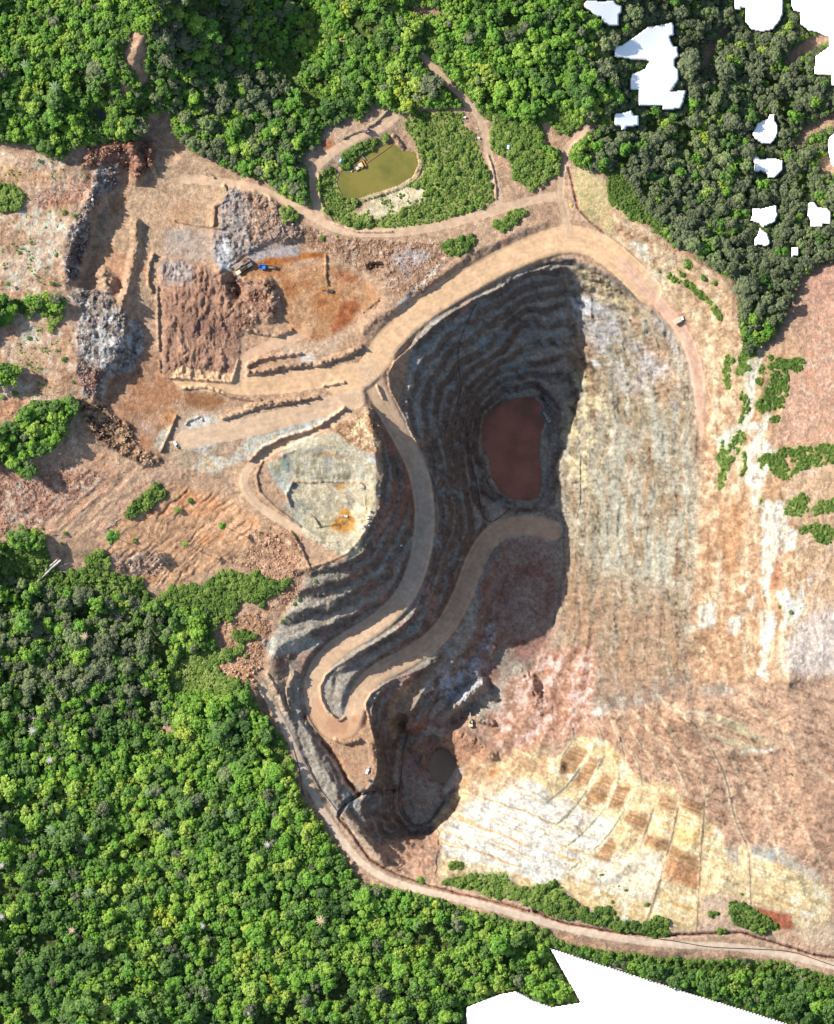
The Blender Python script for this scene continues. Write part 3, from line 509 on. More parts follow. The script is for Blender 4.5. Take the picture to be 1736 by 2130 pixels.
# sub pit
SP = region(5, [(230,1350),(640,1350),(745,1310),(740,1500),(700,1700),(600,1800),(300,1640),(230,1450)], 1.2, 1); lay(SP, (220,204,172)); patch(SP, N2, 0, .5, (208,190,150), .8); patch(SP, N3+N2, .3, .9, (232,220,190), .8); patch(SP, -N3-N2*.6, .3, .9, (206,200,182), .6)
for p in ([(470,1590),(520,1510),(560,1500),(610,1560),(600,1620),(530,1640),(470,1620)],[(490,1350),(550,1350),(560,1380),(500,1385)],[(500,1480),(560,1500),(600,1560),(560,1545)]): lay(region(5, p, 1.2, 1), (214,150,60), .85)
SW = region(5, [(100,1240),(170,1200),(450,1165),(560,1185),(640,1230),(755,1270),(740,1310),(650,1345),(250,1340),(150,1330)], 1.5, 1)
lay(SW, (226,212,184)); st = vn(X/3.2, Y/22, 4)+.5*vn(X/1.4, Y/16, 2); lay(SW*sst(st*1.2), (176,168,130), .7); lay(SW*sst(-st*1.4-.4), (168,176,168), .7); lay(region(5, [(170,1210),(220,1200),(235,1290),(200,1300)], 1, 1), (170,196,182), .8); lay(region(5, [(300,1195),(500,1170),(620,1230),(480,1195)], .8, 1), (206,150,84), .8)
m = region(5, [(170,1160),(300,1090),(500,1060),(560,1100),(700,1200),(770,1270),(640,1230),(450,1165),(180,1200)], 1.6, 1); lay(m, (226,214,186), .9); patch(m, N3, 0, .4, (188,170,130), .7)
m = region(5, [(700,1180),(760,1220),(740,1240),(660,1210)], 1.6, 1); lay(m, (196,204,202), .7)
m = region(5, [(100,1240),(240,1340),(245,1400),(210,1420),(160,1360)], 1, 1); lay(m, (204,210,196), .8)
m = region(4, [(1620,1480),(1736,1440),(1800,1500),(1736,1610)], 2, 2); lay(m, (176,176,160), .7)
# pit walls: beds by height, so the bands follow the benches
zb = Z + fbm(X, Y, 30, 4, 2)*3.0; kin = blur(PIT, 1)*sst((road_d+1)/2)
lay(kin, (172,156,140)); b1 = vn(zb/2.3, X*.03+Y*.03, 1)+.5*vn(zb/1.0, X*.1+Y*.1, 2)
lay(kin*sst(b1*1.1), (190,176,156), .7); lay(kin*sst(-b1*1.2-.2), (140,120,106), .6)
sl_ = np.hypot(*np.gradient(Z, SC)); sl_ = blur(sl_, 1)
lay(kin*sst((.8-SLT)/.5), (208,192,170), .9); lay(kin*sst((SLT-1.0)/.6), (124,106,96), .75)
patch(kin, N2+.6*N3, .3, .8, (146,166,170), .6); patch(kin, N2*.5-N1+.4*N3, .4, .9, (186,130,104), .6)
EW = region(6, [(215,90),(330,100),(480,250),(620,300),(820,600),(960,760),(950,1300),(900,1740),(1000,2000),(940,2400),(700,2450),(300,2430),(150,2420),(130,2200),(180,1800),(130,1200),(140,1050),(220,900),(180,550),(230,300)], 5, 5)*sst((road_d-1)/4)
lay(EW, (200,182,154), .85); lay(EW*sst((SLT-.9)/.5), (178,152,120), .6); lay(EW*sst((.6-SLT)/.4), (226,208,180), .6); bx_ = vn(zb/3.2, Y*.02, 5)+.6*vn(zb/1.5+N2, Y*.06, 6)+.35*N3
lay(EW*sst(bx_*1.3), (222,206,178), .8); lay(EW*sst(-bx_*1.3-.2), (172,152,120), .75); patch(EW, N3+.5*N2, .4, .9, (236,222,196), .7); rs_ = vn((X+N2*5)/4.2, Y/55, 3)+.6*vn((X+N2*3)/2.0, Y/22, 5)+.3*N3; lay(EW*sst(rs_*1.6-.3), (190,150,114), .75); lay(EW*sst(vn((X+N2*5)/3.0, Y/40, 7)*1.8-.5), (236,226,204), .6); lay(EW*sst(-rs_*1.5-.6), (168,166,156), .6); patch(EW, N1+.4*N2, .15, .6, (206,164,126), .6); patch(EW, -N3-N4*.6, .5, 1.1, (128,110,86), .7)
patch(region(6, [(230,150),(420,300),(620,560),(800,700),(560,820),(440,760),(260,420)], 3, 5), N2+N3*.4, -.3, .3, (206,204,204), .7)
patch(region(6, [(420,820),(800,900),(900,1100),(920,1700),(930,2300),(820,2400),(600,2100),(300,2080),(300,1500),(400,1200)], 3, 8), bx_+N2*.8, -.5, .4, (190,186,166), .75)
lay(region(9, [(160,350),(330,500),(900,760),(1000,1250),(700,1150),(300,1150),(150,1200),(60,950),(160,600)], 4, 10), (188,150,120), .45); patch(region(9, [(160,250),(330,400),(900,560),(960,700),(1000,1250),(700,1150),(300,1150),(150,1200),(60,950),(160,600)], 3, 8), N2*.7+bx_*.6, -.5, .4, (190,150,118), .75)
patch(region(6, [(180,880),(230,700),(400,760),(420,1000),(380,1200),(300,1420),(150,1200)], 2, 3), N3+.4*N2, -.3, .4, (236,218,172), .8)
patch(region(6,[(220,270),(300,260),(360,330),(320,370),(230,330)],2,1), N3, -.6,.2,(244,242,236),.9); patch(region(6,[(290,650),(360,640),(380,690),(310,700)],1.5,1), N3, -.6,.2,(242,240,232),.9)
patch(region(6,[(230,90),(330,110),(480,260),(600,330),(560,360),(380,300),(240,150)],2,2), N3, -.4,.4,(226,206,150),.7)
lay(region(6, [(370,930),(410,940),(400,1080),(370,1240),(310,1360),(300,1300),(350,1150)], .8, 1), (190,178,156), .8)
# above the haul road on the east side
EA = blur(EASTP, 5)*sst((road_d-1)/2); lay(EA, (216,172,134)); patch(EA, N3+.4*N2, 0, .6, (234,204,164), .8); patch(EA, -N3+N2*.4, .3, .9, (192,142,104), .6)
lay(EA*sst(vn((X+N2*6)/3.2, Y/46, 6)*2.4-1.0), (242,222,186), .75); lay(EA*sst(vn((X+N2*6)/2.6, Y/30, 2)*2.4-1.1), (184,130,92), .6)
be = vn(zb/2.2, Y*.02, 3)+.4*vn(zb/1.1, Y*.05, 4); lay(EA*sst(be*1.3-.1), (236,212,176), .6); lay(EA*sst(-be*1.3-.3), (186,138,100), .6)
lay(region(9, [(1080,0),(1230,0),(1230,200),(1160,420),(1080,420)], 2, 5), (200,144,100), .7); lay(region(9, [(1360,330),(1420,300),(1430,480),(1370,560),(1330,500)], 1.5, 2), (190,128,92), .8)
FR = region(6, [(1600,90),(1990,-10),(1990,1060),(1600,1110),(1370,1120),(1430,950),(1450,800),(1560,600),(1480,420)], 2, 3); lay(FR, (220,176,146)); patch(FR, N3, 0, .5, (200,148,118), .8); patch(FR, N4-N3, .5, 1, (232,196,174), .7)
lay(region(3, [(1560,1540),(1760,1400),(1990,1390),(1990,1900),(1600,1800)], 2, 3), (212,164,138), .9)
F2 = region(6, [(1540,1260),(1990,1220),(1990,2500),(1600,2500),(1560,2200),(1600,1900),(1540,1600),(1450,1330)], 2, 4); lay(F2, (226,186,148)); patch(F2, N2, 0, .6, (236,204,176), .8)
WS = [(6,[(1240,640),(1320,600),(1310,720),(1270,880),(1230,1010),(1170,1130),(1110,1230),(1080,1240),(1100,1040),(1180,1000),(1200,900),(1235,760)]),(6,[(1330,950),(1355,960),(1310,1090),(1400,1150),(1420,1180),(1340,1280),(1300,1380),(1330,1480),(1300,1500),(1230,1350),(1240,1150),(1290,1000)]),
 (9,[(1310,0),(1440,0),(1450,100),(1530,200),(1520,280),(1420,300),(1380,400),(1340,560),(1300,480),(1320,300),(1300,120)]),(9,[(1290,650),(1380,630),(1390,730),(1350,860),(1345,1040),(1290,1020),(1290,980),(1320,860)]),(9,[(1420,540),(1470,530),(1500,600),(1550,490),(1550,580),(1520,750),(1470,700),(1400,760),(1440,640)]),
 (9,[(1240,580),(1280,530),(1270,600),(1245,640)]),(9,[(1130,680),(1200,630),(1180,700),(1170,765),(1125,765)]),(9,[(1200,540),(1240,430),(1235,480),(1215,530)]),(9,[(1590,430),(1605,480),(1580,560),(1575,500)]),(6,[(1060,1090),(1120,1040),(1160,1060),(1130,1150),(1110,1230),(1080,1180)]),(6,[(1180,1010),(1290,1000),(1260,1060),(1200,1040)]),
 (9,[(960,620),(1050,600),(1050,750),(960,740)]),(9,[(860,730),(950,730),(930,770),(860,780)]),(6,[(1290,1160),(1420,1150),(1400,1230),(1330,1240)]),(6,[(1370,760),(1420,740),(1400,820),(1350,830)]),(9,[(1170,1150),(1260,1180),(1395,1265),(1370,1270),(1270,1230),(1180,1170)]),(9,[(1450,820),(1515,810),(1515,830),(1455,850)]),(9,[(215,1140),(250,1150),(330,1170),(330,1200),(390,1210),(440,1250),(430,1275),(380,1270),(340,1220),(290,1230),(210,1300)]),(3,[(560,1400),(650,1420),(700,1530),(620,1500)]),(6,[(640,60),(690,100),(780,190),(700,200)])]
for k, p in WS: m = region(k, p, 3.2, 1); m = m*sst(1.4-np.abs(vn(X/2.6, Y/14, 5))*1.2); lay(m, (244,230,204)); patch(m, N3+N2*.5, 0, .5, (246,240,230), .8)
for k, p in ((6,[(960,60),(1130,180),(1180,420),(1120,420),(980,250),(860,80)]),(6,[(590,20),(700,140),(860,260),(980,330),(1110,470),(1100,600),(1000,480),(820,330),(640,150)]),(6,[(1030,440),(1150,450),(1180,600),(1110,800),(1060,800),(1040,600)])):
    m = region(k, p, 3, 2); lay(m, (230,192,150), .7); patch(m, N3, .1, .6, (238,214,178), .7)
m = region(9, [(1440,830),(1600,650),(1990,640),(1990,1040),(1600,1030),(1450,990)], 2.5, 5); lay(m, (240,220,204), .9)
# south-east slope
SE = region(9, [(200,1290),(450,1230),(750,1170),(1100,1120),(1500,1050),(1990,1030),(1990,2300),(1700,2200),(1400,2000),(-50,2000),(-50,1500),(100,1500)], 2, 3)
ss = X*0.93+Y*0.36; sp = -X*0.36+Y*0.93
str_ = vn(sp/1.5, ss/26, 2)+.7*vn(sp/3.4, ss/40, 5)+.25*N4
lay(SE, (206,166,136)); lay(SE*sst(str_*1.0), (220,182,152), .7); lay(SE*sst(-str_*1.1-.2), (170,128,100), .65); patch(SE, N2, .3, .8, (222,180,146), .5); patch(SE,-N4-N3,.5,1.1,(140,106,84),.5)
for p in ([(210,1290),(400,1290),(640,1200),(900,1260),(1000,1400),(900,1500),(740,1400),(500,1500),(300,1380)],): patch(region(9, p, 2, 4), str_, -.6, .5, (176,134,106), .7)
patch(region(9, [(900,1210),(1200,1280),(1400,1420),(1300,1450),(1150,1480),(1000,1330)], 2, 2), str_, -.6, .3, (206,190,152), .8)
lay(region(12,[(1400,300),(1600,250),(1990,400),(1990,900),(1700,900),(1500,600)],3,8),(214,168,136),.5)
lay(region(9, [(1170,1480),(1200,1440),(1280,1440),(1420,1440),(1380,1452),(1230,1455),(1160,1480)], 1, 1), (244,238,224), .9); lay(region(9,[(870,1215),(1000,1240),(1040,1245),(1020,1252),(900,1235)],1,1),(240,226,206),.8)
WH = blur(inpoly(T(11, [(1060,560),(1180,420),(1260,300),(1500,200),(1646,190)])+T(12, [(30,210),(120,200),(250,90),(300,80),(410,100),(500,150),(530,240),(620,320),(650,350),(740,350),(820,400),(840,430),(980,550),(1080,640),(1120,760),(1180,820),(1180,690),(1250,740),(1440,820),(1600,900),(1710,960),(1700,1100),(1570,1260),(1500,1190),(1480,1100),(1250,1050),(980,980),(940,1190),(780,1210),(350,1100),(150,930),(0,940)])+T(11, [(1560,950),(1500,850),(1100,880),(1080,700)]), 2.5), 1)
lay(WH, (226,202,158)); lay(WH*sst(str_*1.2), (238,222,186), .8); lay(WH*sst(-str_*1.2-.5), (222,180,120), .75); patch(WH, N2+.4*N3, .3, .8, (240,234,220), .6); lay(WH*sst(vn(sp/1.1, ss/30, 7)*2-1.0), (200,160,100), .7)
PW = blur(inpoly(T(11, [(1110,600),(1180,470),(1320,330),(1480,300),(1646,330)])+T(12, [(0,330),(120,420),(330,520),(480,560),(440,640),(250,830),(130,900),(0,940)])+T(11, [(1640,900),(1500,850),(1240,800),(1090,760)]), 3), 2)
lay(PW, (240,238,230), .88); lay(PW*sst(vn((sp+N2*2)/1.7, ss/60, 6)*3-1.0), (228,184,118), .75); lay(PW*sst(vn((sp+N2*3)/3.2, ss/40, 3)*2.2-.7), (214,216,214), .7); lay(PW*sst(vn((sp+N2*2)/2.4, ss/70, 1)*3-1.6), (176,150,120), .6)
for p in ([(330,530),(460,580),(400,660),(250,620)],[(0,640),(130,760),(250,830),(130,900),(0,940)],[(470,720),(750,760),(690,1030),(440,960),(260,830)]): m = region(12, p, 2.5, 3); lay(m, (234,230,218), .5); lay(m*sst(vn(sp/1.4, ss/30, 5)*2-.9), (230,190,120), .7)
for p in ([(150,210),(200,130),(310,160),(240,290),(150,290)],[(310,190),(390,210),(310,360),(215,350)],[(400,285),(460,320),(400,460),(300,450),(310,400)],[(470,340),(570,370),(500,490),(410,480)],[(560,500),(660,520),(640,640),(510,560)],[(450,660),(480,690),(430,800),(340,770),(390,700)],[(650,630),(780,680),(770,740),(620,690)],[(790,700),(960,790),(970,840),(960,960),(740,860),(770,760)],[(860,410),(970,470),(960,550),(840,480)],[(720,400),(820,440),(810,520),(710,480)]):
    m = region(12, p, 1.1, 1); lay(m, (172,134,98), .95); lay(m*sst(str_*1.2), (204,168,132), .7); lay(m*sst(-str_*1.2), (146,112,82), .6)
m = region(12, [(810,600),(960,620),(960,700),(800,680)], 1.5, 1); lay(m, (232,196,134), .8); m = region(12, [(770,800),(960,880),(960,960),(740,900)], 2, 2); lay(m, (214,160,118), .8)
m = region(12, [(940,980),(1190,1000),(1190,1050),(1120,1060),(1180,1190),(980,1200)], 1.6, 2); lay(m, (222,190,160), .9)
m = region(12, [(1260,1060),(1290,1060),(1480,1110),(1510,1190),(1400,1190),(1330,1120)], 1.2, 1); lay(m, (186,108,78), .95)
m = region(12, [(1500,1150),(1700,1130),(1990,1100),(1990,1300),(1560,1260)], 2, 3); lay(m, (224,196,166), .8)
m = region(12, [(1180,690),(1250,740),(1250,1060),(1200,1060),(1185,900)], 1, 1); lay(m, (226,204,162), .9)
# bench paths: pale grit along each step edge of the south-east slope
BP = [T(9,[(740,1170),(860,1240),(960,1330),(1030,1450),(1090,1560),(1140,1736)])+T(12,[(1130,400),(1160,560),(1200,640),(1245,740),(1250,1050)]),T(9,[(640,1190),(760,1300),(860,1450),(960,1560),(1000,1736)])+T(12,[(990,340),(985,480),(970,640),(960,800),(940,1180)]),T(9,[(560,1210),(660,1330),(760,1430),(840,1560),(870,1700)])+T(12,[(860,400),(830,480),(800,640),(760,780),(700,1000),(650,1140)]),T(9,[(480,1220),(560,1330),(660,1480),(740,1600)])+T(12,[(740,320),(700,460),(650,600),(610,720)]),T(9,[(440,1270),(500,1400),(600,1500),(620,1620)]),T(9,[(360,1280),(400,1390)]),T(9,[(460,1280),(500,1400),(535,1540)]),T(12,[(590,370),(540,460),(480,570),(400,680),(260,800),(170,880)]),T(12,[(480,330),(420,470),(350,560),(250,660),(140,740)]),T(12,[(390,210),(300,400),(180,540),(60,640)]),T(12,[(310,190),(190,360),(90,440)]),T(12,[(210,0),(235,80),(160,190),(80,220)]),
      T(9,[(1000,1280),(1110,1420),(1180,1560),(1230,1700)])+T(12,[(1300,420),(1360,600),(1420,790)]),T(9,[(1190,1420),(1350,1600),(1400,1736)])+T(12,[(1500,500),(1600,700),(1720,900)]),T(9,[(1230,1090),(1290,1190),(1420,1320),(1560,1500),(1736,1640)])]
for i, ln in enumerate(BP):
    ln = smooth_line(ln, 2); d, v, s = pdist(ln, 8); hw = 1.5 if i else 2.4
    m = sst((hw+.8-d)/1.4)*np.where(d < 7.9, 1, 0)*(.9+.3*N3); lay(m, (222,194,160) if i < 7 or i > 11 else (244,230,196), .95)
    Z += np.where(d < 7, sst(1-d/7)*(-s)*(.36+.1*N3), 0)*(1 if i < 12 else .5)
# small pale stains and remaining tones of the pit bottom
PF = region(8, [(1360,300),(1500,230),(1680,200),(1760,300),(1760,800),(1560,980),(1400,1060),(1250,1000),(1330,700)], 3, 3); lay(PF, (178,146,130), .8); patch(PF, N2, .0, .6, (160,112,94), .7); patch(PF, -N2+N3*.5, .2, .8, (176,180,160), .5)
m = region(8, [(1130,980),(1300,900),(1400,660),(1430,680),(1400,860),(1340,1000),(1200,1140),(1010,1180),(1000,1120)], 3, 3); patch(m, N3+N2*.4, -.3, .5, (206,216,226), .85)
m = region(8, [(1190,1180),(1180,1140),(1330,1020),(1340,1060),(1260,1130)], 1, 1); lay(m, (240,232,230), .95)
m = region(8, [(1460,1060),(1560,1000),(1736,860),(1990,860),(1990,1300),(1600,1480),(1400,1460),(1380,1240),(1470,1190)], 3, 3); lay(m, (208,156,126), .85); patch(m, N3+.4*N2, 0, .5, (232,204,192), .7); patch(m, -N3, .2, .8, (176,116,92), .6)
m = region(8, [(1100,1400),(1180,1320),(1400,1460),(1330,1560),(1180,1570)], 2, 2); lay(m, (206,154,122), .9)
m = region(8, [(1170,1560),(1250,1545),(1250,1600),(1130,1700),(1120,1690)], 1.5, 1); lay(m, (244,226,206), .9)
m = region(8, [(1250,1520),(1736,1380),(1736,1600),(1400,1700),(1250,1760),(1140,1900),(1080,1900)], 3, 3); lay(m, (216,172,132), .7); patch(m, N3+str_*.4, 0, .6, (240,216,170), .8)
m = region(8, [(1370,1590),(1440,1540),(1460,1560),(1400,1620)], 1.5, 1); lay(m, (204,124,80), .8)
m = region(11, [(780,680),(1000,660),(1100,620),(1090,760),(1060,860),(900,870),(780,830),(700,760)], 2, 2); lay(m, (218,174,144), .9); patch(m, N3, .1, .6, (200,132,96), .6)
m = region(11, [(540,480),(700,640),(780,800),(720,810),(640,700),(520,540)], 1.5, 2); lay(m, (206,176,146), .8)
m = region(8, [(800,1190),(860,1100),(1050,990),(1000,1080),(900,1290),(830,1380),(790,1290)], 1.2, 1); lay(m, (206,170,134), .95)
m = region(8, [(40,1040),(130,1000),(290,980),(230,1090),(200,1230),(100,1200)], 1.5, 2); lay(m, (226,196,164), .9); lay(m*sst(np.sin(np.hypot(X-302,Y-700)*1.6+N2*2)), (188,158,130), .6)
m = region(8, [(60,800),(120,790),(330,770),(430,820),(300,880),(130,910)], 1.2, 1); lay(m, (214,206,186), .9)
for ln, col, hw in ((T(11,[(515,540),(600,655),(700,790),(850,870),(1000,920),(1200,980),(1400,1022),(1600,1080),(1736,1110)]),(150,86,60),1.0),(T(12,[(0,1090),(200,1160),(400,1195),(700,1225),(900,1220),(1100,1205),(1200,1205),(1400,1270),(1600,1330),(1900,1380)]),(120,58,48),1.0),(T(8,[(420,1400),(500,1490),(560,1620),(630,1700)]),(128,78,56),1.8),(T(3,[(195,975),(230,1110),(250,1200),(330,1290),(400,1350)]),(172,104,62),1.0)):
    d, v, s = pdist(ln, 12, warp=.8); lay(sst((hw+4.5-d)/2.5)*np.where(d<11.5,1,0), (222,188,160), .7); lay(sst((hw+.6-d)/1.2), col, .95)
m = region(3, [(210,980),(320,980),(400,1060),(420,1170),(470,1300),(440,1370),(330,1290),(260,1200),(230,1080)], 1.6, 1); lay(m, (226,200,150), .9); patch(m, N3, .1, .6, (204,166,116), .6); patch(m, N2+N4, .5, .9, (120,140,70), .6)
# soil under the trees, scrub and grass
GR = blur(SCRM, 1); lay(GR, (140,160,74), .75); patch(GR, N3+.4*N4, -.1, .5, (112,148,52), .8); patch(GR, N2, .2, .7, (168,176,92), .6)
lay(region(2, [(700,1150),(960,1075),(1020,1100),(960,1180),(830,1220),(700,1270),(640,1230)], 2.5, 1)*sst(N3*2+.6), (234,214,176), .9)
FO = blur(FORM, 1); lay(FO, (70,96,40), .9); patch(FO, N3, 0, .5, (96,128,48), .7)
# roads through vegetation stay bare
bare = sst((1.0-road_d)/2.0)*np.where(FO+GR > .3, 1, 0); lay(bare, (212,178,144), .8)
C *= (1.0 + 0.26*N3 + 0.22*N4 + 0.12*N2)[..., None]*np.where(ROADM, .5, 1)[..., None] + np.where(ROADM, .5, 0)[..., None]
for k, cx, cy, r0, r1 in ((1,1080,1150,60,95),(1,940,1270,40,75),(1,1000,1010,50,80),(5,560,1600,30,55),(8,560,1450,60,110),(8,500,1200,60,120),(4,860,760,40,80),(5,240,215,20,55)):
    px, py = T(k, [(cx, cy)])[0]; rr = np.hypot(X-px, (Y-py)*1.25)/.1728; am = np.arctan2(Y-py, X-px)
    m = ((rr > r0*.8) & (rr < r1))*sst(np.sin(rr*.33+N2)*1.5-.7)*sst(np.sin(am*1.0+cx)+.6); lay(m, (190,146,112), .4)
m = blur(inpoly(T(8, [(325,1260),(420,1385),(500,1500),(560,1590),(620,1640),(680,1670),(728,1600),(735,1450),(700,1300),(690,1200),(560,1270),(450,1240),(400,1130)]), .6), 1); lay(m, (222,174,134), .9); patch(m, N2+N3*.3, .1, .5, (204,146,108), .6)
C *= (np.array([1.0, 1.065, 1.12], np.float32) + (np.array([0, -.045, -.11], np.float32))*np.clip(WH*1.0+SP*.6+SW*.6, 0, 1)[..., None])
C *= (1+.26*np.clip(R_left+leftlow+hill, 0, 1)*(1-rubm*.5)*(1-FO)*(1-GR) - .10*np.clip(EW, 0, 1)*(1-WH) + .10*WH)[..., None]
C = np.clip(C*KA, 0.01, 0.62).astype(np.float32)
# ------------------------------------------------------------------ materials
def mat(name, rough=0.9, spec=0.2):
    m = bpy.data.materials.new(name); m.use_nodes = True; nt = m.node_tree; b = nt.nodes["Principled BSDF"]
    b.inputs["Roughness"].default_value = rough; b.inputs["Specular IOR Level"].default_value = spec
    return m, nt, b
def N(nt, t, **k):
    n = nt.nodes.new(t)
    for a, v in k.items(): setattr(n, a, v)
    return n
def noise(nt, vec, scale, detail=4, rough=.6):
    n = N(nt, "ShaderNodeTexNoise"); n.inputs["Scale"].default_value = scale; n.inputs["Detail"].default_value = detail; n.inputs["Roughness"].default_value = rough
    nt.links.new(vec, n.inputs["Vector"]); return n
def ramp(nt, fac, stops):
    r = N(nt, "ShaderNodeValToRGB"); e = r.color_ramp.elements
    while len(e) < len(stops): e.new(0.5)
    for q, (p, c) in zip(e, stops): q.position = p; q.color = (*c, 1) if len(c) == 3 else c
    nt.links.new(fac, r.inputs[0]); return r
def ground_mat(name, bump, spec=.15, rough=.95, fine=.9, var=1.0):
    m, nt, b = mat(name, rough, spec)
    at = N(nt, "ShaderNodeVertexColor"); at.layer_name = "soil"
    tc = N(nt, "ShaderNodeTexCoord"); o = tc.outputs["Object"]
    n1 = noise(nt, o, fine, 5, .7); n2 = noise(nt, o, .22, 4, .6)
    r1 = ramp(nt, n1.outputs[0], [(.26, (1-.42*var,1-.43*var,1-.44*var)), (.5, (1,1,1)), (.74, (1+.34*var,1+.32*var,1+.3*var))])
    r2 = ramp(nt, n2.outputs[0], [(.3, (.93,.9,.88)), (.7, (1.06,1.06,1.06))])
    mx = N(nt, "ShaderNodeMix", data_type='RGBA', blend_type='MULTIPLY'); mx.inputs[0].default_value = 1
    my = N(nt, "ShaderNodeMix", data_type='RGBA', blend_type='MULTIPLY'); my.inputs[0].default_value = 1
    nt.links.new(at.outputs[0], mx.inputs[6]); nt.links.new(r1.outputs[0], mx.inputs[7]); nt.links.new(mx.outputs[2], my.inputs[6]); nt.links.new(r2.outputs[0], my.inputs[7])
    nt.links.new(my.outputs[2], b.inputs["Base Color"])
    n3 = noise(nt, o, 1.3, 6, .75); bp = N(nt, "ShaderNodeBump"); bp.inputs["Strength"].default_value = bump; bp.inputs["Distance"].default_value = 1.1
    n4 = noise(nt, o, .4, 4, .7); b2 = N(nt, "ShaderNodeBump"); b2.inputs["Strength"].default_value = bump; b2.inputs["Distance"].default_value = 1.1; nt.links.new(n4.outputs[0], b2.inputs["Height"]); nt.links.new(b2.outputs[0], bp.inputs["Normal"])
    nt.links.new(n3.outputs[0], bp.inputs["Height"]); nt.links.new(bp.outputs[0], b.inputs["Normal"])
    return m
M_GROUND = ground_mat("ground_soil", 1.0); M_PIT = ground_mat("pit_rock", 1.0, fine=.6); M_ROAD = ground_mat("road_dirt", .16, fine=1.6, var=.35); M_FOREST = ground_mat("forest_soil", .6)
def flat_mat(name, col, rough=.6, spec=.3, var=.12, scale=2.0, metal=0.0, bump=0.0):
    m, nt, b = mat(name, rough, spec); b.inputs["Metallic"].default_value = metal
    tc = N(nt, "ShaderNodeTexCoord"); n = noise(nt, tc.outputs["Object"], scale, 4, .6)
    lo = tuple(c*(1-var*2) for c in col); hi = tuple(min(1, c*(1+var)) for c in col)
    r = ramp(nt, n.outputs[0], [(.3, lo), (.65, hi)]); nt.links.new(r.outputs[0], b.inputs["Base Color"])
    if bump:
        bp = N(nt, "ShaderNodeBump"); bp.inputs["Strength"].default_value = bump; nt.links.new(n.outputs[0], bp.inputs["Height"]); nt.links.new(bp.outputs[0], b.inputs["Normal"])
    return m
def struct(o): o["kind"] = "structure"; return o

# ------------------------------------------------------------------ terrain objects
Zc = Z.copy()
def cell(m): return (m[:-1,:-1].astype(int)+m[1:,:-1]+m[:-1,1:]+m[1:,1:]) >= 2
cv = cell(VOID); cr = cell(ROADM) & ~cv; cf = cell(FORM | SCRM) & ~cv & ~cr; cp = cell(PIT) & ~cv & ~cr & ~cf; cg = ~(cv | cr | cf | cp)
idx = np.arange(NY*NX).reshape(NY, NX)
PX = (X-417.0)*SC; PY = (512.0-Y)*SC
def grid_obj(name, cm, material, z=None, color=True):
    zz = Zc if z is None else z
    j, i = np.nonzero(cm)
    q = np.stack([idx[j, i], idx[j+1, i], idx[j+1, i+1], idx[j, i+1]], 1)
    uq, inv = np.unique(q.ravel(), return_inverse=True)
    me = bpy.data.meshes.new(name); nv = len(uq); nf = len(q)
    co = np.stack([PX.ravel()[uq], PY.ravel()[uq], zz.ravel()[uq]], 1).astype(np.float32)
    me.vertices.add(nv); me.vertices.foreach_set("co", co.ravel()); me.loops.add(nf*4); me.loops.foreach_set("vertex_index", inv.astype(np.int32).ravel())
    me.polygons.add(nf); me.polygons.foreach_set("loop_start", np.arange(0, nf*4, 4, dtype=np.int32)); me.polygons.foreach_set("loop_total", np.full(nf, 4, np.int32))
    me.update(calc_edges=True); me.polygons.foreach_set("use_smooth", np.ones(nf, bool))
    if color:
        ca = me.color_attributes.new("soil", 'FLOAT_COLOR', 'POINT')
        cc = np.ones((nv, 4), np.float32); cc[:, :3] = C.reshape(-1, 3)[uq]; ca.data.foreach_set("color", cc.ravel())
    me.materials.append(material); o = bpy.data.objects.new(name, me); COL.objects.link(o); return struct(o)
grid_obj("ground", cg, M_GROUND); grid_obj("quarry_pit", cp, M_PIT); grid_obj("haul_road", cr, M_ROAD); grid_obj("forest_floor", cf, M_FOREST)
M_WHITE = flat_mat("gap_white", (.93,.93,.93), .9, .0, .01, .1)
VZ = np.where(VOID, blur(Zc, 8)+7.5, Zc-1.0)  # blank survey gaps filled by added white sheets, raised out of tree shade
grid_obj("white_gap_sheet", (cell(blur(VOID, 1) > .01)), M_WHITE, VZ, False)
# a wide skirt of forest ground to the horizon
me = bpy.data.meshes.new("outer_ground"); xs0, xs1 = wx(X0)+.3, wx(X0+NX-1)-.3; ys1, ys0 = wy(Y0)-.3, wy(Y0+NY-1)+.3; L = 3000
vsx = [(xs0,ys0,-60),(xs1,ys0,-60),(xs1,ys1,-60),(xs0,ys1,-60),(-L,-L,-60),(L,-L,-60),(L,L,-60),(-L,L,-60)]
me.from_pydata(vsx, [], [(4,5,1,0),(5,6,2,1),(6,7,3,2),(7,4,0,3)]); me.materials.append(flat_mat("outer_green", (.05,.09,.025), .95, .1, .3, .02)); o = bpy.data.objects.new("outer_ground", me); COL.objects.link(o); struct(o)

def zat(rx, ry):
    j = min(max(int(round(ry-Y0)), 0), NY-1); i = min(max(int(round(rx-X0)), 0), NX-1); return float(Zc[j, i])
def P3(rx, ry, dz=0.0): return Vector((wx(rx), wy(ry), zat(rx, ry)+dz))
def t1(k, x, y): return T(k, [(x, y)])[0]

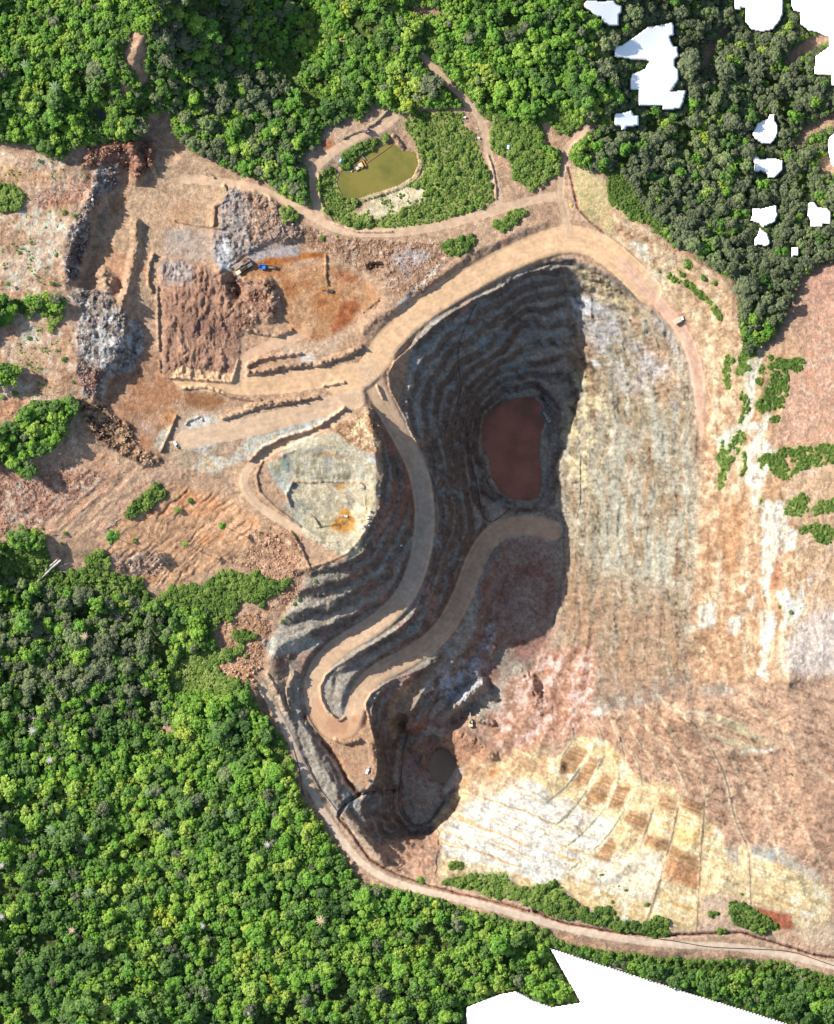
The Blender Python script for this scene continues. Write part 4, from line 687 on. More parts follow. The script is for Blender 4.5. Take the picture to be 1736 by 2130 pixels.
# water
def water_mat(name, c1, c2, rough=.12):
    m, nt, b = mat(name, rough, .35); tc = N(nt, "ShaderNodeTexCoord"); n = noise(nt, tc.outputs["Object"], .045, 5, .65)
    r = ramp(nt, n.outputs[0], [(.35, c1), (.6, c2)]); nt.links.new(r.outputs[0], b.inputs["Base Color"])
    n2 = noise(nt, tc.outputs["Object"], 1.2, 3, .6); bp = N(nt, "ShaderNodeBump"); bp.inputs["Strength"].default_value = .05; nt.links.new(n2.outputs[0], bp.inputs["Height"]); nt.links.new(bp.outputs[0], b.inputs["Normal"]); return m
WM = {"pond": water_mat("pond_water", (.085,.10,.02), (.18,.15,.035)), "pit_lake": water_mat("lake_water", (.185,.075,.036), (.35,.13,.065)), "sump_pool": water_mat("sump_water", (.17,.12,.07), (.22,.15,.09)), "small_pool": water_mat("pool_water", (.05,.06,.04), (.06,.07,.045))}
WL_OBJ = {}
for nm, poly, lev in WATERS:
    c = np.mean([p[:2] for p in poly], 0); pts = smooth_line(list(poly)+[poly[0]], 2)[:-1]
    vsx = [(wx(c[0]+(p[0]-c[0])*1.05), wy(c[1]+(p[1]-c[1])*1.05), lev) for p in pts]
    me = bpy.data.meshes.new(nm); me.from_pydata(vsx, [], [tuple(range(len(vsx)))[::-1]]); me.materials.append(WM[nm]); o = bpy.data.objects.new(nm, me); COL.objects.link(o); struct(o)
    if me.polygons[0].normal.z < 0: me.flip_normals()
# ------------------------------------------------------------------ plants
rng = random.Random(11); nr = np.random.RandomState(5)
def label(o, lab, cat, grp=None, kind=None):
    o["label"] = lab; o["category"] = cat
    if grp: o["group"] = grp
    if kind: o["kind"] = kind
    return o
def leaf_mat(name, cols, val=1.0, rough=.6):
    m, nt, b = mat(name, rough, .25)
    oi = N(nt, "ShaderNodeObjectInfo"); tc = N(nt, "ShaderNodeTexCoord"); ge = N(nt, "ShaderNodeNewGeometry")
    n1 = noise(nt, ge.outputs["Position"], .018, 3, .6); n2 = noise(nt, tc.outputs["Object"], 2.6, 3, .65)
    ma = N(nt, "ShaderNodeMath", operation='MULTIPLY_ADD'); ma.inputs[1].default_value = .62; nt.links.new(oi.outputs["Random"], ma.inputs[0])
    mb = N(nt, "ShaderNodeMath", operation='MULTIPLY_ADD'); mb.inputs[1].default_value = 1.3; mb.inputs[2].default_value = -.46; nt.links.new(n1.outputs[0], mb.inputs[0]); nt.links.new(mb.outputs[0], ma.inputs[2])
    r = ramp(nt, ma.outputs[0], cols)
    r2 = ramp(nt, n2.outputs[0], [(.3, (.6,.66,.7)), (.5, (1,1,1)), (.72, (1.4,1.3,1.05))])
    mx = N(nt, "ShaderNodeMix", data_type='RGBA', blend_type='MULTIPLY'); mx.inputs[0].default_value = 1
    nt.links.new(r.outputs[0], mx.inputs[6]); nt.links.new(r2.outputs[0], mx.inputs[7]); nt.links.new(mx.outputs[2], b.inputs["Base Color"])
    tr = N(nt, "ShaderNodeBsdfTranslucent"); nt.links.new(mx.outputs[2], tr.inputs[0]); ms = N(nt, "ShaderNodeMixShader"); ms.inputs[0].default_value = .22
    nt.links.new(b.outputs[0], ms.inputs[1]); nt.links.new(tr.outputs[0], ms.inputs[2]); nt.links.new(ms.outputs[0], nt.nodes["Material Output"].inputs[0])
    return m
M_LEAF = leaf_mat("tree_leaves", [(.0,(.045,.10,.025)),(.15,(.085,.17,.035)),(.32,(.12,.21,.05)),(.5,(.13,.29,.035)),(.68,(.21,.36,.045)),(.85,(.30,.41,.075)),(1,(.36,.43,.05))])
M_SHRUB = leaf_mat("shrub_leaves", [(.0,(.07,.13,.025)),(.3,(.11,.19,.035)),(.6,(.17,.26,.045)),(.85,(.24,.31,.08)),(1,(.28,.32,.11))])
M_OLIVE_SHADE = leaf_mat("olive_shade_leaves", [(.0,(.085,.10,.055)),(.3,(.13,.155,.08)),(.6,(.17,.20,.10)),(.85,(.19,.26,.09)),(1,(.25,.28,.13))])  # grey-olive foliage; its darker tone also stands in for ridge shade
M_BARK = flat_mat("bark", (.16,.12,.09), .9, .1, .2, 1.5)
M_GREYWOOD = flat_mat("dead_wood", (.42,.38,.34), .9, .1, .15, 1.5)
M_PALM = flat_mat("palm_green", (.12,.19,.07), .5, .3, .2, 1.5); M_PALMDRY = flat_mat("palm_dry", (.46,.42,.38), .8, .1, .15, 1.5); M_PALMTAN = flat_mat("palm_tan", (.48,.36,.22), .8, .1, .15, 1.5)

def mesh_np(name, V, F, material):
    me = bpy.data.meshes.new(name); V = np.asarray(V, np.float32); F = np.asarray(F, np.int32); k = F.shape[1]
    me.vertices.add(len(V)); me.vertices.foreach_set("co", V.ravel()); me.loops.add(F.size); me.loops.foreach_set("vertex_index", F.ravel())
    me.polygons.add(len(F)); me.polygons.foreach_set("loop_start", np.arange(0, F.size, k, dtype=np.int32)); me.polygons.foreach_set("loop_total", np.full(len(F), k, np.int32))
    me.update(calc_edges=True); me.materials.append(material); return me
def unit(v): return v/(np.linalg.norm(v, axis=-1, keepdims=True)+1e-9)
def crown_mesh(name, seed, nl=9, leaves=80, lsize=.13, flat=.75, zc=1.55, spread=.58, lr=(.30,.48), material=None):
    r = np.random.RandomState(seed); V = []; F = []; sq = r.uniform(.72, 1.0)
    cs = []
    for i in range(nl):
        a = i*2.399+r.rand()*.8; q = spread*math.sqrt((i+.3)/nl)*(1+.25*r.randn()); cs.append((q*math.cos(a), q*math.sin(a)*sq, zc+flat*.75*(1-(q/.9)**2)*r.uniform(.2,1.2)-.1, r.uniform(*lr)))
    for (cx, cy, cz, R) in cs:
        n = int(leaves*(R/.4)**2); d = unit(r.randn(n, 3)); d[:,2] = np.where(d[:,2] < -.35, -d[:,2], d[:,2])
        c = np.array([cx, cy, cz])+d*R*r.uniform(.82, 1.12, (n,1))*np.array([1,1,.85]); nn = unit(d*1.3+np.array([0,0,.5])+r.randn(n,3)*.55)
        t = unit(np.cross(nn, r.randn(n, 3))); bt = np.cross(nn, t); s = (lsize*r.uniform(.6, 1.25, (n,1)))*(R/.4)**.5
        b0 = len(V) if isinstance(V, list) else 0
        q = np.stack([c-t*s-bt*s*.55, c+t*s*.2-bt*s*.8, c+t*s+bt*s*.5, c-t*s*.3+bt*s*.8], 1).reshape(-1, 3)
        V.extend(q.tolist()); F.extend((b0+np.arange(n*4).reshape(-1,4)).tolist())
        # an inner leafy mass that stops the light
        m = 7; k0 = len(V)
        for j in range(4):
            ph = (j+.5)/4*math.pi
            for i2 in range(m): a = 2*math.pi*i2/m; V.append([cx+R*.72*math.sin(ph)*math.cos(a)*r.uniform(.85,1.1), cy+R*.72*math.sin(ph)*math.sin(a)*r.uniform(.85,1.1), cz+R*.6*math.cos(ph)])
        for j in range(3):
            for i2 in range(m): F.append([k0+j*m+i2, k0+(j+1)*m+i2, k0+(j+1)*m+(i2+1)%m, k0+j*m+(i2+1)%m])
        F.append([k0, k0+2, k0+4, k0+6])
    return mesh_np(name, V, F, material or M_LEAF)
def tube(V, F, p0, p1, r0, r1, n=6):
    p0 = np.array(p0, float); p1 = np.array(p1, float); d = unit(p1-p0); a = unit(np.cross(d, [0.31,.9,.2])); b = np.cross(d, a); k = len(V)
    for p, r in ((p0, r0), (p1, r1)):
        for i in range(n): t = 2*math.pi*i/n; V.append((p+a*r*math.cos(t)+b*r*math.sin(t)).tolist())
    for i in range(n): F.append([k+i, k+(i+1)%n, k+n+(i+1)%n, k+n+i])
def trunk_mesh(name, seed, h=1.5, r0=.07):
    r = np.random.RandomState(seed); V = []; F = []; p = np.array([0,0,-.25]); 
    for i in range(4):
        q = np.array([r.randn()*.03, r.randn()*.03, h*(i+1)/4]); tube(V, F, p, q, r0*(1-.17*i), r0*(1-.17*(i+1))); p = q
    for i in range(6):
        a = i*1.05+r.rand(); tube(V, F, [0,0,h*r.uniform(.65,.95)], [math.cos(a)*.5, math.sin(a)*.5, h+r.uniform(.1,.35)], r0*.45, r0*.12, 5)
    return mesh_np(name, V, F, M_BARK)
KIND = [("dense round", dict(nl=16, leaves=75, lsize=.12, spread=.68, lr=(.2,.36))), ("open billowing", dict(nl=20, leaves=70, lsize=.12, spread=.8, lr=(.14,.3))), ("compact clumped", dict(nl=12, leaves=80, lsize=.13, lr=(.24,.4))), ("broad flat-topped", dict(nl=22, leaves=70, lsize=.11, flat=.5, spread=.85, lr=(.14,.28))), ("lumpy irregular", dict(nl=18, leaves=75, lsize=.13, spread=.78, lr=(.12,.4)))]
CROWNS = [crown_mesh("crown_mesh", 20+i*7, **KIND[i % 5][1]) for i in range(10)]
CROWNS += [crown_mesh('crown_mesh', 120+i*7, material=M_OLIVE_SHADE, **KIND[i][1]) for i in range(5)]
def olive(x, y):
    if y < 330 and x > 596+rng.uniform(-25, 25)+max(0, (y-150))*.45: return rng.random() < .8  # north-east crowns: ridge shade put into the leaf colour
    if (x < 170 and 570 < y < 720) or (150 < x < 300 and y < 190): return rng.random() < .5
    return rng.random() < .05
TRUNKS = [trunk_mesh("trunk_mesh", 3+i) for i in range(3)]

def mask_at(M, x, y):
    i = int(round(x-X0)); j = int(round(y-Y0)); return 0 <= i < NX and 0 <= j < NY and M[j, i]
# scatter: big trees first, then smaller ones into what is left (cell grid keeps spacing)
def scatter(M, radii, seed, cover=1.0, bounds=None):
    r = np.random.RandomState(seed); out = []; occ = np.zeros((NY, NX), bool); jj, ii = np.nonzero(M)
    for R, tries in radii:
        pick = r.randint(0, len(jj), tries)
        for p in pick:
            i, j = ii[p], jj[p]
            if occ[j, i]: continue
            rr = R*r.uniform(.82, 1.2); q = int(max(1, rr*cover)); a0, a1, b0, b1 = max(0,j-q), j+q+1, max(0,i-q), i+q+1
            if occ[a0:a1, b0:b1].mean() > .42: continue
            yy, xx = np.ogrid[a0-j:min(a1,NY)-j, b0-i:min(b1,NX)-i]; occ[a0:a1, b0:b1] |= (yy*yy+xx*xx) < q*q
            out.append((gx[i]+r.uniform(-.5,.5), gy[j]+r.uniform(-.5,.5), rr))
    return out
# leave a rim so crowns do not hang far over the roads and the open ground
EDGE = blur(~(FORM), 2) < .25
EDGE = (blur(~FORM, 3) < .12) & (blur(VOID, 4) < .02) & (blur(CLRM, 5) < .02)
trees = scatter(EDGE, [(11.5, 110), (8.8, 420), (6.6, 2200), (5.0, 12000), (3.8, 36000), (2.7, 70000)], 3, .78)
E2 = (blur(~FORM, 1) < .4) & ~EDGE & (blur(VOID, 2) < .02); trees += scatter(E2, [(3.2, 3000), (2.4, 9000)], 9, .85)
trees = [t for t in trees if -40 < t[0] < 873 and -40 < t[1] < 1063]
# keep open glades of low growth
glade = fbm(X, Y, 34, 3, 6)
trees = [t for t in trees if not (t[2] > 4 and glade[int(t[1]-Y0), int(t[0]-X0)] > .62)]
thick = scatter(union([SCRUB[2], SCRUB[6], SCRUB[5], SCRUB[4][:4], SCRUB[-3]], 1) & (blur(~SCRM, 2) < .3), [(7.5, 200), (5.2, 900), (3.6, 1500)], 21, .8)
trees += [t for t in thick if -40 < t[0] < 200 and t[1] > 180]
trees.sort(key=lambda t: -t[2])
inframe = [t for t in trees if 6 < t[0] < 828 and 6 < t[1] < 1018]
solo = inframe[:285]; rest = [t for t in trees if t not in set(solo)]
def place_name(x, y):
    if x < 120 and 180 < y < 500: return "thickets on the bare left hillside"
    if y < 180: 
        return ("forest above the quarry floor" if x < 300 else "forest above the pond" if x < 430 else "forest north of the green pond" if x < 590 else "shaded forest among the white gaps")
    if y < 330: return "forest edge above the haul road" if x > 500 else "forest edge beside the pond track"
    if y > 880 and x > 380: return "forest below the perimeter drain" if x > 560 else "forest beneath the bottom corner of the pit"
    if y < 720: return "forest below the left boulder slope"
    return "forest left of the pit rim path" if x > 180 else "forest filling the lower left corner"
SIZE = lambda r: "very large" if r > 10.4 else "large" if r > 8.2 else "medium-sized"
def make_tree(x, y, R, ci, lab=None, grp=None, tall=1.0, name="broadleaf_tree", rot=None):
    s = R*SC*1.12; tall *= min(1.15, max(.7, 5.5/R)); e = bpy.data.objects.new(name, None); COL.objects.link(e); e.location = P3(x, y, -.2); e.rotation_euler = (0, 0, rot if rot is not None else rng.uniform(0, 6.28)); e.scale = (s, s, s*tall)
    c = bpy.data.objects.new("crown", CROWNS[ci]); COL.objects.link(c); c.parent = e
    t = bpy.data.objects.new("trunk", TRUNKS[ci % 3]); COL.objects.link(t); t.parent = e
    return e, c, t
crown_objs = {}; trunk_objs = {}
for n_, (x, y, R) in enumerate(solo):
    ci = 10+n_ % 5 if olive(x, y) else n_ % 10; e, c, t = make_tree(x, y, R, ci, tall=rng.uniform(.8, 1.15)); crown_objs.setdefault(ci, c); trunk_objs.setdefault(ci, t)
    pl = place_name(x, y); label(e, "%s %s tree in the %s" % (SIZE(R), KIND[ci % 5][0], pl), "tree", "trees of the %s" % pl)

# instancing of the rest as one body of forest
def point_stuff(name, pts, protos, lab, cat, extra_tilt=.12, zoff=0.0):
    """pts: (x, y, z, scale, idx); protos: list of lists of objects"""
    me = bpy.data.meshes.new(name); P = np.array([(wx(p[0]), wy(p[1]), p[2]+zoff) for p in pts], np.float32)
    me.vertices.add(len(P)); me.vertices.foreach_set("co", P.ravel())
    for an, ty, vals in (("size", 'FLOAT', [p[3] for p in pts]), ("turn", 'FLOAT', nr.uniform(0, 6.283, len(pts))), ("tilt", 'FLOAT', nr.uniform(-extra_tilt, extra_tilt, len(pts)))):
        a = me.attributes.new(an, ty, 'POINT'); a.data.foreach_set("value", np.array(vals, np.float32))
    a = me.attributes.new("pick", 'INT', 'POINT'); a.data.foreach_set("value", np.array([len(protos)-1-p[4] for p in pts], np.int32))
    o = bpy.data.objects.new(name, me); COL.objects.link(o); label(o, lab, cat); o["kind"] = "stuff"
    g = bpy.data.node_groups.new(name, 'GeometryNodeTree'); g.interface.new_socket("Geometry", in_out='INPUT', socket_type='NodeSocketGeometry'); g.interface.new_socket("Geometry", in_out='OUTPUT', socket_type='NodeSocketGeometry')
    gi = g.nodes.new("NodeGroupInput"); go = g.nodes.new("NodeGroupOutput"); J = g.nodes.new("GeometryNodeJoinGeometry")
    for pl in protos:
        j = g.nodes.new("GeometryNodeJoinGeometry")
        for ob in pl:
            oi = g.nodes.new("GeometryNodeObjectInfo"); oi.transform_space = 'ORIGINAL'; oi.inputs[0].default_value = ob; g.links.new(oi.outputs["Geometry"], j.inputs[0])
        ti = g.nodes.new("GeometryNodeGeometryToInstance"); g.links.new(j.outputs[0], ti.inputs[0]); g.links.new(ti.outputs[0], J.inputs[0])
    ip = g.nodes.new("GeometryNodeInstanceOnPoints"); g.links.new(gi.outputs[0], ip.inputs["Points"]); g.links.new(J.outputs[0], ip.inputs["Instance"]); ip.inputs["Pick Instance"].default_value = True
    def attr(nm, dt):
        n = g.nodes.new("GeometryNodeInputNamedAttribute"); n.data_type = dt; n.inputs[0].default_value = nm; return n.outputs[0]
    g.links.new(attr("pick", 'INT'), ip.inputs["Instance Index"])
    cx = g.nodes.new("ShaderNodeCombineXYZ"); tl = attr("tilt", 'FLOAT'); g.links.new(tl, cx.inputs[0]); g.links.new(tl, cx.inputs[1]); g.links.new(attr("turn", 'FLOAT'), cx.inputs[2])
    g.links.new(cx.outputs[0], ip.inputs["Rotation"]); g.links.new(attr("size", 'FLOAT'), ip.inputs["Scale"]); g.links.new(ip.outputs[0], go.inputs[0])
    md = o.modifiers.new("scatter", 'NODES'); md.node_group = g; return o
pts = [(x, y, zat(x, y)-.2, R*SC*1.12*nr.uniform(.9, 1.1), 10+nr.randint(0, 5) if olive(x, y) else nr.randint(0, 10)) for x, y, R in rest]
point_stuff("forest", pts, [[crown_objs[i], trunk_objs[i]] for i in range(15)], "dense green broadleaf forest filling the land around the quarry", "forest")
print("trees", len(solo), len(rest))

# shrubs
SHRUBS = [crown_mesh("foliage_mesh", 200+i, nl=5+i, leaves=50, lsize=.2, flat=.5, zc=.35, spread=.6, lr=(.3,.45), material=M_SHRUB) for i in range(4)]
def scrub_near(x, y):
    if y < 260 and 290 < x < 520: return "green field around the pond"
    if x < 120 and y < 300: return "bare left hillside"
    if x > 600 and y < 700: return "pale benches of the right slope"
    if y > 850: return "strip above the perimeter drain"
    if x < 420 and y > 560: return "boulder slope above the lower forest"
    return "bare ground left of the quarry floor" if x < 260 else "banks beside the haul road"
FIELD = inpoly(SCRUB[0]); sc = scatter((blur(SCRM, 1) > .6) & (N3+.6*N4 > -.45) & (~FIELD | (N2+.5*N3 > .5)), [(4.0, 1500), (2.7, 9000), (1.9, 16000)], 8, .85)
SP_ISO = []   # isolated bushes on bare ground
for k, (x, y, r) in [(1,(40,1640,12)),(1,(325,1475,14)),(1,(300,1640,16)),(1,(110,1460,10)),(1,(230,930,14)),(1,(430,1250,10)),(1,(370,1230,16)),(4,(165,510,12)),(4,(330,580,10)),(4,(370,630,18)),(4,(90,830,18)),(4,(15,850,14)),(4,(420,765,10)),
     (7,(365,255,12)),(7,(245,165,9)),(7,(375,190,12)),(7,(780,235,16)),(7,(1510,190,10)),(7,(1030,60,22)),(7,(1100,0,16)),(7,(1240,840,26)),(7,(530,360,18)),(7,(1480,420,24)),(7,(990,500,18)),(2,(1165,735,24)),(2,(1235,1165,22)),(2,(1080,1215,20)),(2,(415,1375,16)),(2,(505,1370,9)),(2,(1190,990,26)),(2,(1130,770,20)),
     (8,(375,465,12)),(8,(190,705,14)),(8,(215,680,12)),(8,(285,575,14)),(8,(260,600,12)),(12,(530,962,12)),(12,(390,875,14)),(12,(650,1045,16)),(12,(490,940,8)),(12,(1490,290,10)),(12,(1200,985,10)),(12,(450,1030,12)),(9,(1420,620,12)),(9,(1480,650,14)),(6,(980,160,22)),(6,(1040,190,18)),(6,(880,90,22)),(6,(800,170,18)),(7,(700,470,22)),(7,(1520,600,26)),(7,(1420,905,14)),(2,(970,1240,22)),(1,(530,790,20)),(1,(1360,975,10)),(1,(1420,1000,14))]:
    p = t1(k, x, y); SP_ISO.append((p[0], p[1], r*.1728))
sc.sort(key=lambda t: -t[2]); sc = [s for s in sc if -40 < s[0] < 873 and -40 < s[1] < 1063 and not (s[0] > 600 and s[1] < 700 and s[2] > 2.1) and not (s[1] > 850 and s[0] > 420 and s[2] > 3 and rng.random() < .75) and not (FIELD[int(s[1]-Y0), int(s[0]-X0)] and s[2] > 3 and rng.random() < .6)]
big = [s for s in sc if 5 < s[0] < 829 and 5 < s[1] < 1019][:200]; bs = set(big); small = [s for s in sc if s not in bs]
shrub_objs = {}
for n_, (x, y, R) in enumerate(SP_ISO+big):
    e = bpy.data.objects.new("shrub", SHRUBS[n_ % 4]); COL.objects.link(e); s = R*SC*1.15; e.location = P3(x, y, -.1); e.scale = (s, s, s*.85); e.rotation_euler = (0, 0, rng.uniform(0, 6.28)); shrub_objs.setdefault(n_ % 4, e)
    nm = scrub_near(x, y); iso = n_ < len(SP_ISO)
    if iso: label(e, "small isolated bush standing on the %s" % nm, "bush", "isolated bushes on the %s" % nm)
    else: label(e, "rounded green bush in the %s, among its thicket" % nm, "bush", "bushes in the thicket of the %s" % nm)
fl = [(x, y, zat(x, y)-.1, R*SC*1.2, nr.randint(0, 4)) for x, y, R in small]
# undergrowth between the trees and green tufts on the bare hillside
jj, ii = np.nonzero(blur(~(FORM), 1) < .35); pk = nr.randint(0, len(jj), 9000); fl += [(gx[i], gy[j], Zc[j, i]-.1, nr.uniform(1.0, 2.3), nr.randint(0, 4)) for i, j in zip(ii[pk], jj[pk])]
jj, ii = np.nonzero(FIELD & SCRM); pk = nr.randint(0, len(jj), 3000); fl += [(gx[i], gy[j], Zc[j, i]-.15, nr.uniform(.4, 1.0), nr.randint(0, 4)) for i, j in zip(ii[pk], jj[pk])]
jj, ii = np.nonzero((blur(SCRM, 1) > .5) & (X > 420) & (Y > 850)); pk = nr.randint(0, len(jj), 2600); fl += [(gx[i], gy[j], Zc[j, i]-.15, nr.uniform(.5, 1.2), nr.randint(0, 4)) for i, j in zip(ii[pk], jj[pk])]
jj, ii = np.nonzero((blur(SCRM, 1) > .5) & (X > 600) & (Y < 700)); pk = nr.randint(0, len(jj), 6000); fl += [(gx[i], gy[j], Zc[j, i]-.15, nr.uniform(.4, 1.1), nr.randint(0, 4)) for i, j in zip(ii[pk], jj[pk])]
tuft = (fbm(X, Y, 12, 4, 2, .7)+.4*N4 > .6) & (R_left > .5); jj, ii = np.nonzero(tuft); pk = nr.randint(0, len(jj), 700); fl += [(gx[i], gy[j], Zc[j, i]-.05, nr.uniform(.25, .7), nr.randint(0, 4)) for i, j in zip(ii[pk], jj[pk])]
point_stuff("undergrowth", fl, [[shrub_objs[i]] for i in range(4)], "low green undergrowth and scrub covering the forest edges and the pond field", "undergrowth")

# lone tall trees with bare stems on the orange slope
def lone(k, x, y, r, h, lab):
    px, py = t1(k, x, y); e = bpy.data.objects.new("slender_tree", None); COL.objects.link(e); e.location = P3(px, py, -.3); label(e, lab, "tree")
    V = []; F = []; p = [0,0,0]
    for i in range(5): q = [.12*math.sin(i), .1*math.cos(i*1.3), h*(i+1)/5]; tube(V, F, p, q, .24-.03*i, .21-.03*i, 8); p = q
    for i in range(7): a = i*.9; tube(V, F, [0,0,h*.8+i*.1], [math.cos(a)*r*.6, math.sin(a)*r*.6, h+.5], .08, .03, 5)
    t = bpy.data.objects.new("trunk", mesh_np("trunk_mesh", V, F, M_BARK)); COL.objects.link(t); t.parent = e
    c = bpy.data.objects.new("crown", crown_mesh("crown_mesh", int(x), nl=8, leaves=70, lsize=.14, zc=0, spread=.6, lr=(.28,.44))); COL.objects.link(c); c.parent = e; c.scale = (r, r, r*.8); c.location = (0, 0, h)
lone(7, 655, 212, 5.6, 17.5, "tall round-crowned tree standing alone at the left of the orange slope")
lone(7, 1072, 256, 2.4, 16, "slim tree with a tiny crown in the middle of the orange slope")
lone(7, 1288, 150, 3.2, 15.5, "slim tree with a dark crown high on the orange slope")
lone(4, 42, 1195-1000+0, 1.6, 4.0, "tiny lone tree on the bare left hillside")
# palms
def frond_mesh(n, L, droop, w, seed, material):
    r = np.random.RandomState(seed); V = []; F = []
    for i in range(n):
        a = 2*math.pi*i/n+r.uniform(-.12,.12); LL = L*r.uniform(.8, 1.1); k = len(V); up = r.uniform(.15, .5)
        for j in range(7):
            t = j/6; x = LL*t; z = LL*(up*t-droop*t*t); ww = w*math.sin(math.pi*min(1, .12+t*.86))*(1 if j < 6 else .15)
            for sd in (-1, 0, 1): V.append([x*math.cos(a)-sd*ww*math.sin(a), x*math.sin(a)+sd*ww*math.cos(a), z-abs(sd)*ww*.5])
        for j in range(6):
            for q in (0, 1): F.append([k+j*3+q, k+(j+1)*3+q, k+(j+1)*3+q+1, k+j*3+q+1])
    return mesh_np("fronds_mesh", V, F, material)
PALM_G = frond_mesh(16, 1, .55, .10, 4, M_PALM); PALM_D = frond_mesh(11, 1, .75, .07, 6, M_PALMDRY); PALM_T = frond_mesh(12, 1, .7, .07, 9, M_PALMTAN)
V = []; F = []
for i in range(4): tube(V, F, [0,0,i*.25], [0,0,(i+1)*.25], .02, .018, 7)
PTR = mesh_np("stem_mesh", V, F, M_BARK)
def palm(k, x, y, r, me, h, lab, grp=None, nm="palm_tree"):
    px, py = t1(k, x, y); px = max(2, px); e = bpy.data.objects.new(nm, None); COL.objects.link(e); e.location = P3(px, py, -.3); label(e, lab, "palm", grp)
    a = bpy.data.objects.new("stem", PTR); COL.objects.link(a); a.parent = e; a.scale = (h, h, h)
    b = bpy.data.objects.new("fronds", me); COL.objects.link(b); b.parent = e; b.scale = (r, r, r); b.location = (0, 0, h); b.rotation_euler = (0, 0, rng.uniform(0, 6))
G1 = "green palms standing out of the lower left forest"
for k, x, y, r in ((10,295,615,38),(10,490,660,36),(10,975,630,38),(10,515,975,38),(10,320,930,34),(10,860,395,28),(10,1335,520,32)): palm(k, x, y, r*.125, PALM_G, 12.5, "green palm with drooping fronds rising above the lower left forest", G1)
for k, x, y, r in ((1,320,505,40),(1,150,375,34)): palm(k, x, y, r*.125, PALM_G, 12.5, "green palm with long fronds in the upper left forest", "green palms in the upper left forest")
palm(7, 493, 790, 3.4, PALM_T, 13, "tan withered palm in the dark part of the lower left forest")
for k, x, y, r in ((7,190,1335,28),(7,290,1505,26),(10,60,370,16),(10,1550,700,24),(10,1175,1170,20),(10,4,820,20),(10,4,1115,22),(10,685,1700,18),(10,1440,1675,16)): palm(k, x, y, r*.13, PALM_D, 13, "dead palm with pale grey drooping fronds above the forest canopy", "grey dead palms in the lower forest", "dead_palm")
palm(10, 415, 1195, 3.2, PALM_T, 13, "dry tan palm above the bottom of the forest, lowest of the tan palms"); palm(11, 410, 1140, 4.5, PALM_T, 12, "dry spreading palm below the drain corner of the pit rim")
# dead trees and fallen logs
def branchy(seed, L, lean=0.0, n=9):
    r = np.random.RandomState(seed); V = []; F = []
    top = np.array([L*lean, 0, L]) ; p = np.zeros(3)
    for i in range(4): q = top*(i+1)/4+np.array([0, r.randn()*.12, 0]); tube(V, F, p, q, .28*(1-.18*i), .28*(1-.18*(i+1)), 7); p = q
    for i in range(n):
        t = r.uniform(.45, 1); b = top*t; d = unit(r.randn(3)+np.array([lean, 0, .4])); e = b+d*L*r.uniform(.22, .42); tube(V, F, b, e, .1, .045, 5)
        for j in range(3): f = e+unit(d+r.randn(3)*.7)*L*.16; tube(V, F, e, f, .045, .02, 4)
    return mesh_np("dead_tree_mesh", V, F, M_GREYWOOD)
def dead(k, x, y, seed, L, lean, rot, lab, tilt=0.0, dz=0.0):
    px, py = t1(k, x, y); o = bpy.data.objects.new("dead_tree", branchy(seed, L, lean)); COL.objects.link(o); o.location = P3(px, py, dz-.2); o.rotation_euler = (0, tilt, rot); label(o, lab, "dead tree")
dead(1, 590, 810, 3, 9, .9, math.radians(120), "bleached dead tree leaning over the red rubble at the top of the quarry floor")
dead(4, 290, 325, 5, 6, .5, math.radians(150), "grey bare tree lying across the green mound on the left hillside", .4)
dead(4, 60, 1040, 7, 8, .6, math.radians(110), "bare grey tree on top of the big thicket at the left edge")
dead(4, 95, 700, 8, 5, .6, math.radians(20), "bare grey branches on the small left bush clump", .3)
dead(7, 190, 1265, 9, 9, .1, 0, "leafless grey tree with many twigs in the lower left forest", 0, 7)
dead(7, 960, 1310, 10, 10, .3, 2, "brown leafless tree in the middle of the lower forest", 0, 5)
dead(7, 640, 640, 12, 9, .7, math.radians(-40), "toppled bare tree at the end of the fallen pale trunk", .5, 3)
dead(11, 960, 1160, 13, 8, .1, 0, "grey twiggy tree in the forest under the perimeter track", 0, 6)
dead(12, 1560, 1500, 15, 14, .5, 2.0, "large white bare tree at the bottom right corner", .3, 4)
def log_(k, x0, y0, x1, y1, r, lab, n=1, grp=None):
    a = t1(k, x0, y0); b = t1(k, x1, y1); A = P3(*a); B = P3(*b); V = []; F = []; rr = np.random.RandomState(int(x0)); zt = max(A.z, B.z) if False else None
    for q in range(n):
        off = np.array([0, 0, r+.1])+rr.randn(3)*r*(1.2 if n > 1 else 0); off[2] = abs(off[2])+r; p = np.array(A)+off
        for i in range(6):
            t = (i+1)/6; px = a[0]+(b[0]-a[0])*t; py = a[1]+(b[1]-a[1])*t; z = zat(px, py); e = np.array([wx(px), wy(py), z])+off+rr.randn(3)*r*.3; tube(V, F, p, e, r*(1-.1*i), r*(1-.1*(i+1)), 6); p = e
    o = bpy.data.objects.new("fallen_log", mesh_np("log_mesh", V, F, M_GREYWOOD)); COL.objects.link(o); label(o, lab, "log", grp)
log_(7, 345, 340, 190, 480, .55, "thick bundle of split grey trunks sliding into the lower forest", 5)
log_(7, 572, 492, 690, 625, .5, "long pale trunk fallen diagonally into the forest edge", 1)
log_(7, 345, 410, 405, 422, .35, "short white log lying at the forest edge below the boulders"); log_(7, 305, 198, 372, 200, .22, "thin straight pole lying on the stony left slope")
